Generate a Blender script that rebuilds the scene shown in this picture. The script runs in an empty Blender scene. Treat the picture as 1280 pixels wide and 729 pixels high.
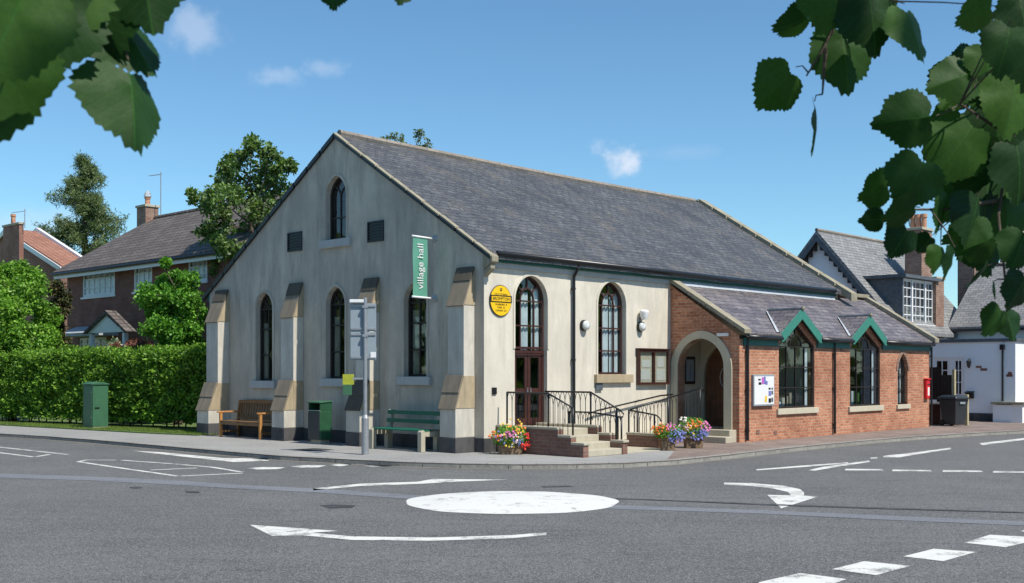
import bpy, bmesh, math, random
from mathutils import Vector, Matrix
from mathutils.geometry import tessellate_polygon, delaunay_2d_cdt
random.seed(7)
S = bpy.context.scene
COL = S.collection
R = math.radians
# ---------------------------------------------------------------- camera model (metres, camera over the origin looking along +Y)
H, F, CX, HY = 1.7, 1410.0, 640.0, 465.0
CO = (-.589, 23.73)
TH = math.atan2(.7241, .6897)
EU = (math.cos(TH), math.sin(TH)); EV = (-math.sin(TH), math.cos(TH))
def at(px, py, Y): return ((px-CX)/F*Y, Y, H+(HY-py)/F*Y)
def gnd(px, py, z=0.0):
    Y = (H-z)*F/(py-HY); return ((px-CX)/F*Y, Y)
def hw(u, v): return (CO[0]+EU[0]*u+EV[0]*v, CO[1]+EU[1]*u+EV[1]*v)
def wh(x, y):
    dx, dy = x-CO[0], y-CO[1]; return (dx*EU[0]+dy*EU[1], dx*EV[0]+dy*EV[1])
def onU(u, px, py=HY):      # vertical plane u = const, gives (v, z)
    k = (px-CX)/F
    v = (k*(CO[1]+EU[1]*u)-CO[0]-EU[0]*u)/(EV[0]-k*EV[1])
    Y = CO[1]+EU[1]*u+EV[1]*v
    return (v, H+(HY-py)/F*Y)
def onV(v, px, py=HY):      # vertical plane v = const, gives (u, z)
    k = (px-CX)/F
    u = (k*(CO[1]+EV[1]*v)-CO[0]-EV[0]*v)/(EU[0]-k*EU[1])
    Y = CO[1]+EU[1]*u+EV[1]*v
    return (u, H+(HY-py)/F*Y)
# ---------------------------------------------------------------- mesh helpers
ORG = {}
class MB:
    def __init__(s): s.v = []; s.f = []
    def add(s, vs, fs):
        b = len(s.v); s.v += [tuple(p) for p in vs]; s.f += [tuple(b+i for i in f) for f in fs]; return s
    def box(s, x0, x1, y0, y1, z0, z1):
        x0, x1 = sorted((x0, x1)); y0, y1 = sorted((y0, y1)); z0, z1 = sorted((z0, z1))
        return s.add([(x0,y0,z0),(x1,y0,z0),(x1,y1,z0),(x0,y1,z0),(x0,y0,z1),(x1,y0,z1),(x1,y1,z1),(x0,y1,z1)],
                     [(0,3,2,1),(4,5,6,7),(0,1,5,4),(1,2,6,5),(2,3,7,6),(3,0,4,7)])
    def prism(s, poly, to3, d0, d1):
        n = len(poly)
        vs = [to3(a, b, d0) for a, b in poly]+[to3(a, b, d1) for a, b in poly]
        t = tessellate_polygon([[Vector((a, b, 0)) for a, b in poly]])
        fs = [tuple(x) for x in t]+[tuple(i+n for i in reversed(x)) for x in t] if n > 4 else [tuple(range(n)), tuple(range(2*n-1, n-1, -1))]
        fs += [(i, (i+1) % n, n+(i+1) % n, n+i) for i in range(n)]
        return s.add(vs, fs)
    def tube(s, pts, r, n=8, cap=True):
        pts = [Vector(p) for p in pts]; rr = r if isinstance(r, (list, tuple)) else [r]*len(pts)
        rings = []; up = Vector((0, 0, 1))
        for i, p in enumerate(pts):
            d = (pts[min(i+1, len(pts)-1)]-pts[max(i-1, 0)]).normalized()
            a = d.cross(up)
            if a.length < .05: a = d.cross(Vector((1, 0, 0)))
            a.normalize(); b = d.cross(a)
            rings.append([p+(a*math.cos(2*math.pi*k/n)+b*math.sin(2*math.pi*k/n))*rr[i] for k in range(n)])
        vs = [q for g in rings for q in g]; fs = []
        for i in range(len(pts)-1):
            for k in range(n):
                fs.append((i*n+k, i*n+(k+1) % n, (i+1)*n+(k+1) % n, (i+1)*n+k))
        if cap: fs += [tuple(range(n-1, -1, -1)), tuple((len(pts)-1)*n+k for k in range(n))]
        return s.add(vs, fs)
    def lathe(s, prof, c=(0,0,0), n=20, axis='z'):
        vs = []; fs = []
        for r, z in prof:
            for k in range(n):
                a = 2*math.pi*k/n; p = (r*math.cos(a), r*math.sin(a), z)
                if axis == 'y': p = (p[0], p[2], p[1])
                if axis == 'x': p = (p[2], p[0], p[1])
                vs.append((c[0]+p[0], c[1]+p[1], c[2]+p[2]))
        m = len(prof)
        for i in range(m-1):
            for k in range(n): fs.append((i*n+k, i*n+(k+1) % n, (i+1)*n+(k+1) % n, (i+1)*n+k))
        fs += [tuple(range(n-1, -1, -1)), tuple((m-1)*n+k for k in range(n))]
        return s.add(vs, fs)
    def beam(s, a, b, w, h):        # square bar between points
        a, b = Vector(a), Vector(b); d = (b-a).normalized(); x = d.cross(Vector((0,0,1)))
        if x.length < .02: x = Vector((1,0,0))
        x.normalize(); y = x.cross(d); vs = []
        for p in (a, b):
            for sx, sy in ((-1,-1),(1,-1),(1,1),(-1,1)): vs.append(p+x*sx*w/2+y*sy*h/2)
        return s.add(vs, [(0,1,2,3),(7,6,5,4),(0,4,5,1),(1,5,6,2),(2,6,7,3),(3,7,4,0)])
    def panel(s, outer, holes, to3, depth):     # wall face with openings and their reveals
        loops = [outer]+holes
        flat = [Vector((a, b)) for l in loops for a, b in l]; ed = []; k = 0
        for l in loops:
            ed += [(k+i, k+(i+1) % len(l)) for i in range(len(l))]; k += len(l)
        r = delaunay_2d_cdt(flat, ed, [], 0, 1e-5)
        def inside(p, poly):
            c = False; n = len(poly)
            for i in range(n):
                (x1, y1), (x2, y2) = poly[i], poly[(i+1) % n]
                if (y1 > p[1]) != (y2 > p[1]) and p[0] < (x2-x1)*(p[1]-y1)/(y2-y1)+x1: c = not c
            return c
        fs = []
        for x in r[2]:
            g = (sum(r[0][i].x for i in x)/len(x), sum(r[0][i].y for i in x)/len(x))
            if inside(g, outer) and not any(inside(g, h) for h in holes): fs.append(tuple(x))
        s.add([to3(p.x, p.y, 0) for p in r[0]], fs)
        for h in holes:
            n = len(h)
            s.add([to3(a, b, 0) for a, b in h]+[to3(a, b, depth) for a, b in h], [(i, (i+1) % n, n+(i+1) % n, n+i) for i in range(n)])
        return s
    def build(s, name, mat, parent=None, bevel=0, smooth=False, flip=True):
        me = bpy.data.meshes.new(name)
        o = bpy.data.objects.new(name, me); COL.objects.link(o)
        off = (0, 0, 0)
        if parent is not None:
            o.parent = parent; off = ORG.get(parent, off); ORG[o] = off
        me.from_pydata([(x-off[0], y-off[1], z-off[2]) for x, y, z in s.v], [], s.f)
        me.update(); me.validate()
        if flip:
            bm = bmesh.new(); bm.from_mesh(me); bmesh.ops.recalc_face_normals(bm, faces=bm.faces); bm.to_mesh(me); bm.free()
        me.materials.append(mat); auto_uv(me, off)
        if smooth: me.polygons.foreach_set('use_smooth', [True]*len(me.polygons))
        if bevel:
            b = o.modifiers.new('bevel', 'BEVEL'); b.width = bevel; b.segments = 2; b.limit_method = 'ANGLE'; b.angle_limit = R(40)
        return o
def auto_uv(me, off=(0,0,0)):
    uv = me.uv_layers.new(name='UVMap').data
    O = Vector(off)
    for p in me.polygons:
        n = p.normal
        if abs(n.z) > .995: t, b = Vector((1,0,0)), Vector((0,1,0))
        else:
            t = Vector((0,0,1)).cross(n).normalized(); b = n.cross(t)
        for li in p.loop_indices:
            co = me.vertices[me.loops[li].vertex_index].co+O
            uv[li].uv = (co.dot(t), co.dot(b))
def tag(o, label=None, cat=None, group=None, kind=None):
    if label: o['label'] = label
    if cat: o['category'] = cat
    if group: o['group'] = group
    if kind: o['kind'] = kind
    return o
def thing(name, label, cat, loc=(0,0,0), rz=0, group=None, org=None):
    o = bpy.data.objects.new(name, None); COL.objects.link(o); o.empty_display_size = .2
    o.location = loc; o.rotation_euler = (0, 0, rz); ORG[o] = org or (0,0,0)
    return tag(o, label, cat, group)
def hthing(name, label, cat, u, v, z=0, group=None):     # thing in the village-hall frame; parts are given in frame coordinates
    x, y = hw(u, v); return thing(name, label, cat, (x, y, z), TH, group, (u, v, z))
def copy_tree(o, parent=None):
    c = o.copy(); COL.objects.link(c)
    if parent: c.parent = parent
    for ch in [x for x in bpy.data.objects if x.parent == o]: copy_tree(ch, c)
    return c
# ---------------------------------------------------------------- materials
def mat(name):
    m = bpy.data.materials.new(name); m.use_nodes = True; nt = m.node_tree
    return m, nt, nt.nodes['Principled BSDF']
def nd(nt, t, **k):
    n = nt.nodes.new(t)
    for a, b in k.items():
        if a.startswith('i_'):
            key = a[2:]; key = int(key) if key.isdigit() else key.replace('_', ' ')
            n.inputs[key].default_value = b
        else: setattr(n, a, b)
    return n
def c4(c): return (c[0], c[1], c[2], 1)
def noise(nt, vec, scale, detail=4, rough=.6): 
    n = nd(nt, 'ShaderNodeTexNoise'); n.inputs['Scale'].default_value = scale; n.inputs['Detail'].default_value = detail; n.inputs['Roughness'].default_value = rough
    nt.links.new(vec, n.inputs['Vector']); return n.outputs['Fac']
def ramp(nt, fac, p0, p1, c0=(0,0,0), c1=(1,1,1)):
    r = nd(nt, 'ShaderNodeValToRGB'); e = r.color_ramp.elements
    e[0].position = p0; e[1].position = p1; e[0].color = c4(c0); e[1].color = c4(c1)
    nt.links.new(fac, r.inputs['Fac']); return r.outputs['Color']
def mixc(nt, fac, a, b, mode='MIX'):
    n = nd(nt, 'ShaderNodeMix', data_type='RGBA', blend_type=mode)
    for s, val in ((n.inputs[0], fac), (n.inputs[6], a), (n.inputs[7], b)):
        if isinstance(val, bpy.types.NodeSocket): nt.links.new(val, s)
        elif isinstance(val, (tuple, list)): s.default_value = c4(val)
        else: s.default_value = val
    return n.outputs[2]
def bump(nt, bs, h, strength=.3, dist=.01):
    b = nd(nt, 'ShaderNodeBump'); b.inputs['Strength'].default_value = strength; b.inputs['Distance'].default_value = dist
    nt.links.new(h, b.inputs['Height']); nt.links.new(b.outputs['Normal'], bs.inputs['Normal'])
def obj(nt, kind='Object'): return nd(nt, 'ShaderNodeTexCoord').outputs[kind]
def mapv(nt, vec, scale=(1,1,1)):
    m = nd(nt, 'ShaderNodeMapping'); m.inputs['Scale'].default_value = scale; nt.links.new(vec, m.inputs['Vector']); return m.outputs[0]
def plain(name, col, rough=.6, metal=0, var=.12, sc=12, bmp=.0, spec=.5):
    m, nt, b = mat(name); v = obj(nt)
    f = noise(nt, v, sc, 5)
    d = tuple(x*(1-var) for x in col); e = tuple(min(1, x*(1+var)) for x in col)
    nt.links.new(ramp(nt, f, .3, .7, d, e), b.inputs['Base Color'])
    b.inputs['Roughness'].default_value = rough; b.inputs['Metallic'].default_value = metal; b.inputs['Specular IOR Level'].default_value = spec
    if bmp: bump(nt, b, noise(nt, v, sc*8, 3), bmp, .004)
    return m
def brick(name, c1, c2, mortar, bw=.225, bh=.075, ms=.009, dirt=.35, bs=.6, offset=.5, rough=.85, dark=(.08,.07,.06), msmooth=.1, patch=(.5,.5), moss=None):
    m, nt, b = mat(name); v = obj(nt, 'UV')
    t = nd(nt, 'ShaderNodeTexBrick'); t.offset = offset
    I = t.inputs; I['Scale'].default_value = 1; I['Brick Width'].default_value = bw; I['Row Height'].default_value = bh
    I['Mortar Size'].default_value = ms; I['Mortar Smooth'].default_value = msmooth; I['Color1'].default_value = c4(c1); I['Color2'].default_value = c4(c2); I['Mortar'].default_value = c4(mortar); I['Bias'].default_value = 0
    # a little wobble so that the courses are not ruled lines
    wob = nd(nt, 'ShaderNodeVectorMath', operation='MULTIPLY_ADD'); nn = nd(nt, 'ShaderNodeTexNoise'); nn.inputs['Scale'].default_value = 1.3
    nt.links.new(v, nn.inputs['Vector']); nt.links.new(nn.outputs['Color'], wob.inputs[0]); wob.inputs[1].default_value = (.02, .02, 0); nt.links.new(v, wob.inputs[2])
    nt.links.new(wob.outputs[0], I['Vector'])
    big = noise(nt, v, .9, 6, .65)
    col = mixc(nt, ramp(nt, big, patch[0]-.12, patch[1]+.3), t.outputs['Color'], tuple(x*.55 for x in c1))
    if moss: col = mixc(nt, ramp(nt, noise(nt, mapv(nt, v, (.9, .5, 1)), 1.4, 8, .75), .52, .66, (0,0,0), (.75,.75,.75)), col, moss)
    if moss: col = mixc(nt, ramp(nt, noise(nt, v, 3.1, 5, .8), .60, .64, (0,0,0), (.45,.45,.45)), col, (.3, .29, .25))
    spk = noise(nt, v, 14, 4)
    col = mixc(nt, dirt, col, ramp(nt, spk, .3, .7, (.55,.55,.55), (1.35,1.35,1.35)), 'MULTIPLY')
    nt.links.new(col, b.inputs['Base Color']); b.inputs['Roughness'].default_value = rough
    inv = nd(nt, 'ShaderNodeMath', operation='SUBTRACT'); inv.inputs[0].default_value = 1; nt.links.new(t.outputs['Fac'], inv.inputs[1])
    ad = nd(nt, 'ShaderNodeMath', operation='MULTIPLY_ADD'); nt.links.new(spk, ad.inputs[0]); ad.inputs[1].default_value = .5; nt.links.new(inv.outputs[0], ad.inputs[2])
    bump(nt, b, ad.outputs[0], bs, .012)
    return m
def render_mat(name, base, stain, amount, sc=1.0):
    m, nt, b = mat(name); v = obj(nt, 'UV')
    st = noise(nt, mapv(nt, v, (1.6*sc, .28*sc, 1)), 1.6, 8, .7)      # runs down the wall
    bl = noise(nt, v, .55*sc, 7, .65); fine = noise(nt, v, 38, 4)
    col = mixc(nt, ramp(nt, st, .42, .72), base, stain)
    c0 = mixc(nt, amount, base, col)
    c1 = mixc(nt, ramp(nt, bl, .4, .68), c0, tuple((x+y)/2 for x, y in zip(base, stain)))
    c2 = mixc(nt, .5, c1, ramp(nt, fine, .3, .7, (.86,.86,.86), (1.1,1.1,1.1)), 'MULTIPLY')
    cr = nd(nt, 'ShaderNodeTexVoronoi', feature='DISTANCE_TO_EDGE'); cr.inputs['Scale'].default_value = .42
    dv = nd(nt, 'ShaderNodeVectorMath', operation='MULTIPLY_ADD'); n3 = nd(nt, 'ShaderNodeTexNoise'); n3.inputs['Scale'].default_value = 2.2; n3.inputs['Detail'].default_value = 6
    nt.links.new(v, n3.inputs['Vector']); nt.links.new(n3.outputs['Color'], dv.inputs[0]); dv.inputs[1].default_value = (.7,.7,0); nt.links.new(v, dv.inputs[2]); nt.links.new(dv.outputs[0], cr.inputs['Vector'])
    c3 = mixc(nt, ramp(nt, cr.outputs['Distance'], .0, .006, (.12,.12,.12), (0,0,0)), c2, tuple(x*.6 for x in stain))
    nt.links.new(c3, b.inputs['Base Color']); b.inputs['Roughness'].default_value = .92
    bump(nt, b, fine, .35, .006)
    return m
def asphalt(name, c, c2, fleck=(.3,.3,.29), bs=.6, sc=120):
    m, nt, b = mat(name); v = obj(nt)
    a = noise(nt, v, sc, 3, .75); bg = noise(nt, v, .35, 7, .6); md = noise(nt, mapv(nt, v, (.5,1.6,1)), 2.2, 5, .6)
    col = ramp(nt, bg, .38, .64, c, c2)
    col = mixc(nt, ramp(nt, noise(nt, mapv(nt, v, (.22, 1.1, 1)), 1.1, 4, .5), .45, .62, (0,0,0), (.5,.5,.5)), col, tuple(x*1.35 for x in c))
    col = mixc(nt, ramp(nt, md, .5, .8), col, tuple(x*.62 for x in c))
    a2 = noise(nt, v, sc*.3, 4, .8)
    col = mixc(nt, ramp(nt, a2, .5, .72, (0,0,0), (.55,.55,.55)), col, fleck)
    col = mixc(nt, ramp(nt, a2, .3, .5, (.6,.6,.6), (0,0,0)), col, tuple(x*.6 for x in c))
    col = mixc(nt, ramp(nt, a, .54, .64), col, fleck)
    col = mixc(nt, ramp(nt, a, .36, .46, (1,1,1), (0,0,0)), col, tuple(x*.35 for x in c))
    nt.links.new(col, b.inputs['Base Color']); b.inputs['Roughness'].default_value = .85
    bump(nt, b, a, bs, .006); return m
def paint_mat(name, c=(.66,.65,.60), under=(.17,.17,.165), wear=.52):
    m, nt, b = mat(name); v = obj(nt)
    a = noise(nt, v, 45, 4, .8); g = noise(nt, v, 2.6, 8, .75)
    col = mixc(nt, ramp(nt, g, wear, wear+.12), c, tuple(x*.75 for x in c))
    wn = nd(nt, 'ShaderNodeMath', operation='MULTIPLY_ADD'); nt.links.new(a, wn.inputs[0]); wn.inputs[1].default_value = .6; nt.links.new(g, wn.inputs[2])
    col = mixc(nt, ramp(nt, wn.outputs[0], wear+.3, wear+.42), col, under)
    nt.links.new(col, b.inputs['Base Color']); b.inputs['Roughness'].default_value = .7
    bump(nt, b, a, .3, .003); return m
def leaf_mat(name, cols, trans=.3, rough=.45, veins=False):
    m, nt, b = mat(name); g = nd(nt, 'ShaderNodeNewGeometry')
    r = nd(nt, 'ShaderNodeValToRGB'); e = r.color_ramp.elements
    e[0].color = c4(cols[0]); e[1].color = c4(cols[-1])
    for i, c in enumerate(cols[1:-1]):
        x = e.new((i+1)/(len(cols)-1)); x.color = c4(c)
    nt.links.new(g.outputs['Random Per Island'], r.inputs['Fac'])
    col = mixc(nt, .5, r.outputs['Color'], ramp(nt, noise(nt, obj(nt), 1.6, 3), .35, .65, (.7,.7,.7), (1.3,1.3,1.3)), 'MULTIPLY')
    if veins:
        uv = nd(nt, 'ShaderNodeSeparateXYZ'); nt.links.new(obj(nt, 'UV'), uv.inputs[0])
        ax = nd(nt, 'ShaderNodeMath', operation='ABSOLUTE'); nt.links.new(uv.outputs[0], ax.inputs[0])
        mid = ramp(nt, ax.outputs[0], .008, .028, (.6,.6,.6), (0,0,0))
        q = nd(nt, 'ShaderNodeMath', operation='MULTIPLY_ADD'); nt.links.new(ax.outputs[0], q.inputs[0]); q.inputs[1].default_value = -.75; nt.links.new(uv.outputs[1], q.inputs[2])
        q2 = nd(nt, 'ShaderNodeMath', operation='MULTIPLY'); nt.links.new(q.outputs[0], q2.inputs[0]); q2.inputs[1].default_value = 3.4
        fr = nd(nt, 'ShaderNodeMath', operation='FRACT'); nt.links.new(q2.outputs[0], fr.inputs[0])
        lat = ramp(nt, fr.outputs[0], .0, .08, (.5,.5,.5), (0,0,0))
        vn = mixc(nt, 1.0, mid, lat, 'ADD')
        mot = noise(nt, obj(nt, 'UV'), 5, 5)
        col = mixc(nt, ramp(nt, mot, .35, .7, (0,0,0), (.45,.45,.45)), col, tuple(x*1.6 for x in cols[0]))
        col = mixc(nt, vn, col, tuple(min(1, x*2.1) for x in cols[1]))
        bump(nt, b, mot, .18, .003)
    nt.links.new(col, b.inputs['Base Color']); b.inputs['Roughness'].default_value = rough; b.inputs['Specular IOR Level'].default_value = .25
    tr = nd(nt, 'ShaderNodeBsdfTranslucent'); nt.links.new(mixc(nt, 1, col, (1.3,1.5,.5), 'MULTIPLY'), tr.inputs['Color'])
    ms = nd(nt, 'ShaderNodeMixShader'); ms.inputs[0].default_value = trans
    nt.links.new(b.outputs[0], ms.inputs[1]); nt.links.new(tr.outputs[0], ms.inputs[2]); nt.links.new(ms.outputs[0], nt.nodes['Material Output'].inputs['Surface'])
    return m
def glass_mat(name, refl=.12, tint=(.7,.75,.75)):
    m, nt, b = mat(name); nt.nodes.remove(b)
    tr = nd(nt, 'ShaderNodeBsdfTransparent'); tr.inputs[0].default_value = c4(tint)
    gl = nd(nt, 'ShaderNodeBsdfGlossy'); gl.inputs['Roughness'].default_value = .02
    bp = nd(nt, 'ShaderNodeBump'); bp.inputs['Strength'].default_value = .05; bp.inputs['Distance'].default_value = .02
    nt.links.new(noise(nt, obj(nt), 2.5, 2), bp.inputs['Height']); nt.links.new(bp.outputs[0], gl.inputs['Normal'])
    lw = nd(nt, 'ShaderNodeLayerWeight'); pw = nd(nt, 'ShaderNodeMath', operation='POWER'); pw.inputs[1].default_value = 4.5; nt.links.new(lw.outputs['Facing'], pw.inputs[0])
    ad = nd(nt, 'ShaderNodeMath', operation='MULTIPLY_ADD'); ad.inputs[1].default_value = .9; ad.inputs[2].default_value = refl; nt.links.new(pw.outputs[0], ad.inputs[0])
    ms = nd(nt, 'ShaderNodeMixShader'); nt.links.new(ad.outputs[0], ms.inputs[0]); nt.links.new(tr.outputs[0], ms.inputs[1]); nt.links.new(gl.outputs[0], ms.inputs[2])
    nt.links.new(ms.outputs[0], nt.nodes['Material Output'].inputs['Surface']); return m
M = {}
M['asphalt'] = asphalt('asphalt', (.078,.078,.077), (.125,.124,.121), fleck=(.33,.325,.31), sc=70, bs=1.0)
M['tar'] = asphalt('tar_band', (.145,.155,.172), (.185,.195,.21), fleck=(.3,.3,.31), bs=.15)
M['crack'] = plain('crack_tar', (.055,.055,.055), .7, var=.5, sc=5)
M['pave'] = asphalt('pavement_asphalt', (.25,.245,.235), (.34,.33,.315), fleck=(.46,.45,.42), sc=70)
M['pavers'] = brick('red_pavers', (.25,.18,.15), (.31,.25,.215), (.16,.13,.11), .2, .1, .008, .5, .3)
M['kerb'] = brick('kerb_stone', (.30,.285,.255), (.36,.34,.3), (.1,.09,.08), .91, 3.0, .012, .5, .3)
M['paint'] = paint_mat('road_paint')
M['grass'] = plain('grass_soil', (.10,.16,.04), .95, var=.4, sc=9)
M['far_ground'] = plain('field', (.12,.16,.06), .95, var=.3, sc=.2)
M['gable'] = render_mat('weathered_render', (.60,.535,.435), (.22,.205,.17), .9)
M['buttress'] = render_mat('buttress_render', (.64,.595,.505), (.30,.28,.24), .75, 1.8)
M['cream'] = render_mat('cream_render', (.70,.64,.53), (.42,.385,.315), .7, 1.5)
M['plinth'] = render_mat('black_plinth', (.035,.036,.042), (.16,.15,.14), .55, 3)
M['brick_red'] = brick('red_brick', (.43,.155,.078), (.62,.275,.15), (.50,.36,.26), patch=(.5,.5), dirt=.7)
M['brick_mid'] = brick('mid_brick', (.30,.11,.075), (.38,.16,.11), (.33,.26,.21))
M['brick_brown'] = brick('brown_brick', (.27,.09,.06), (.36,.14,.095), (.2,.16,.14))
M['brick_dark'] = brick('dark_brick', (.22,.10,.07), (.28,.14,.1), (.24,.2,.17))
M['brick_chim'] = brick('chimney_brick', (.26,.12,.08), (.42,.24,.16), (.33,.27,.22), ms=.014)
M['slate'] = brick('slate', (.078,.082,.09), (.15,.146,.145), (.025,.025,.03), .3, .17, .010, .95, 1.5, rough=.55, patch=(.46,.46), moss=(.135,.118,.095))
M['slate2'] = brick('purple_slate', (.13,.112,.124), (.25,.22,.218), (.05,.045,.05), .36, .2, .010, .9, 1.4, rough=.5, patch=(.5,.5), moss=(.2,.17,.14))
M['slate3'] = brick('grey_slate', (.2,.2,.2), (.29,.285,.275), (.07,.07,.07), .3, .16, .01, .5, .7, rough=.6, patch=(.6,.6))
M['tile'] = brick('concrete_tile', (.125,.1,.09), (.2,.17,.15), (.04,.033,.03), .3, .3, .045, .8, 1.3, offset=0, msmooth=.8)
M['tile_red'] = brick('red_tile', (.36,.15,.09), (.42,.2,.13), (.2,.1,.08), .3, .3, .03, .5, .8, offset=0)
M['stone'] = render_mat('sandstone', (.47,.37,.235), (.23,.19,.13), .8, 3)
M['stone_dark'] = render_mat('weathered_sandstone', (.27,.22,.155), (.1,.09,.075), .8, 3)
M['stone_black'] = render_mat('blackened_stone', (.12,.10,.07), (.045,.04,.035), .7, 3)
M['coping'] = render_mat('coping_stone', (.36,.32,.225), (.15,.135,.10), .8, 4)
M['ridge'] = brick('ridge_tile', (.28,.24,.2), (.34,.29,.24), (.2,.18,.15), .45, 3, .02)
M['surround'] = render_mat('stone_surround', (.55,.50,.38), (.42,.38,.28), .5, 2)
M['sill'] = render_mat('painted_sill', (.50,.50,.48), (.36,.36,.34), .6, 3)
M['concrete'] = render_mat('concrete_step', (.50,.45,.34), (.32,.29,.22), .6, 4)
M['white'] = plain('white_paint', (.78,.78,.77), .45, var=.03)
M['white_render'] = render_mat('white_render', (.86,.86,.85), (.7,.7,.7), .3)
M['shade_render'] = render_mat('white_render_shade_side', (.86,.88,.89), (.74,.76,.78), .3)  # copy of the white render for sunless walls, bluish shade put into the colour
M['green_paint'] = plain('teal_paint', (.045,.22,.165), .45, var=.08)
M['green_dark'] = plain('dark_teal_paint', (.02,.135,.115), .45, var=.08)
M['black'] = plain('black_paint', (.012,.012,.014), .35, var=.1)
M['iron'] = plain('black_iron', (.012,.012,.014), .4, var=.2, sc=30)
M['lead'] = plain('lead', (.42,.45,.48), .55, var=.15, sc=8)
M['lead_dark'] = plain('weathered_lead', (.09,.105,.12), .5, var=.3, sc=6)
M['frame_dark'] = plain('dark_window_frame', (.025,.018,.016), .4)
M['frame_brown'] = plain('maroon_wood', (.055,.02,.016), .35, var=.2, sc=6)
M['door_wood'] = plain('brown_door_wood', (.17,.075,.038), .4, var=.25, sc=5)
M['glass'] = glass_mat('window_glass', .10, (.75,.8,.8))
M['glass2'] = glass_mat('window_glass_dull', .04, (.85,.87,.87))
M['curtain'] = plain('curtain_cloth', (.68,.75,.78), .9, var=.15, sc=4)
M['bush_plain'] = plain('leaf_green', (.06,.16,.04), .8)
M['net'] = plain('net_curtain', (.88,.9,.93), .9, var=.15, sc=5)
M['drape'] = plain('beige_drape', (.36,.34,.26), .9, var=.2, sc=4)
M['bark'] = plain('bark', (.10,.075,.055), .9, var=.4, sc=14, bmp=.6)
M['metal'] = plain('galvanised_steel', (.36,.37,.38), .45, metal=.5, var=.1)
M['sign_back'] = plain('sign_back_grey', (.27,.32,.35), .5, var=.05)
M['wood'] = plain('orange_teak', (.46,.21,.06), .5, var=.25, sc=7)
M['wood_dark'] = plain('dark_teak', (.22,.11,.04), .55, var=.25, sc=7)
M['cab_green'] = plain('cabinet_green', (.045,.135,.07), .5, var=.12, sc=4)
M['bin_green'] = plain('bin_green', (.022,.085,.04), .45, var=.15, sc=5)
M['bench_green'] = plain('bench_green', (.008,.13,.075), .4, var=.15, sc=6)
M['yellow'] = plain('yellow_enamel', (.85,.52,.008), .35, var=.04)
M['blackp'] = plain('sign_black', (.015,.012,.01), .5)
M['red'] = plain('post_box_red', (.62,.012,.02), .35, var=.05)
M['paper'] = plain('paper', (.78,.78,.72), .8, var=.06, sc=6)
M['cork'] = plain('cork_board', (.66,.6,.46), .9, var=.1, sc=20)
M['bin_black'] = plain('dark_grey_plastic', (.03,.036,.042), .4, var=.15, sc=5)
M['trough'] = plain('planter_wood', (.2,.13,.075), .8, var=.4, sc=9)
M['banner'] = plain('banner_cloth', (.10,.31,.22), .75, var=.07, sc=4)
M['terracotta'] = plain('terracotta', (.5,.25,.15), .8)
M['pot_stone'] = plain('stone_pot', (.42,.36,.22), .9, var=.25, sc=12)
M['hedge'] = leaf_mat('hedge_leaf', [(.05,.12,.015),(.13,.26,.03),(.28,.46,.065)], .3)
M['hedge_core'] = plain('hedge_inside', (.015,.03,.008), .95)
M['tree'] = leaf_mat('tree_leaf', [(.05,.10,.025),(.12,.20,.05),(.27,.36,.15)], .35)
M['conif'] = leaf_mat('conifer_leaf', [(.07,.17,.02),(.16,.33,.04),(.28,.47,.07)], .3)
M['bush'] = leaf_mat('bright_bush_leaf', [(.05,.15,.018),(.11,.28,.03),(.22,.44,.07)], .3)
M['pine'] = leaf_mat('pine_needle', [(.06,.10,.045),(.13,.18,.07),(.22,.26,.11)], .25)
M['darkbush'] = leaf_mat('dark_shrub_leaf', [(.03,.05,.02),(.07,.09,.03),(.16,.09,.05)], .2)
M['lime'] = leaf_mat('lime_leaf', [(.010,.038,.009),(.022,.072,.012),(.065,.155,.02)], .3, .55, veins=True)
M['lawn'] = leaf_mat('grass_blade', [(.09,.15,.025),(.15,.22,.04),(.2,.26,.06)], .2)
for n, c in dict(pink=(.65,.17,.38), orange=(.75,.2,.03), yellowf=(.75,.52,.05), redf=(.6,.025,.02), blue=(.16,.18,.45), palepink=(.8,.55,.55), purple=(.5,.12,.5), pale=(.75,.72,.6)).items():
    M['f_'+n] = plain('petal_'+n, c, .6, var=.15, sc=30)
# ================================================================ windows
def arch(a0, a1, zb, zt, rise=None, n=9):
    a0, a1 = sorted((a0, a1)); c = (a0+a1)/2; r = (a1-a0)/2
    if rise is None: rise = r
    k = rise/r; zs = zt-rise; pts = [(a0, zb), (a1, zb)]
    for i in range(2*n+1):
        t = math.pi*i/(2*n); x = math.cos(t); ax = abs(x)
        z = k*math.sqrt(max(0, 1-x*x)) if k <= 1 else math.sqrt(max(0, ((1+k*k)/2)**2-(ax+(k*k-1)/2)**2))
        pts.append((c+x*r, zs+z*r))
    return pts
def inset(poly, w):
    n = len(poly); out = []
    area = sum(poly[i][0]*poly[(i+1) % n][1]-poly[(i+1) % n][0]*poly[i][1] for i in range(n))
    s = 1 if area > 0 else -1
    for i in range(n):
        p0, p1, p2 = Vector(poly[i-1]), Vector(poly[i]), Vector(poly[(i+1) % n])
        d1, d2 = (p1-p0), (p2-p1)
        if d1.length < 1e-6: d1 = d2
        if d2.length < 1e-6: d2 = d1
        d1.normalize(); d2.normalize()
        n1, n2 = Vector((-d1.y, d1.x))*s, Vector((-d2.y, d2.x))*s
        b = (n1+n2)
        if b.length < 1e-3: b = n1
        b.normalize(); c = max(.4, b.dot(n1)); q = p1+b*(w/c); out.append((q.x, q.y))
    return out
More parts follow.
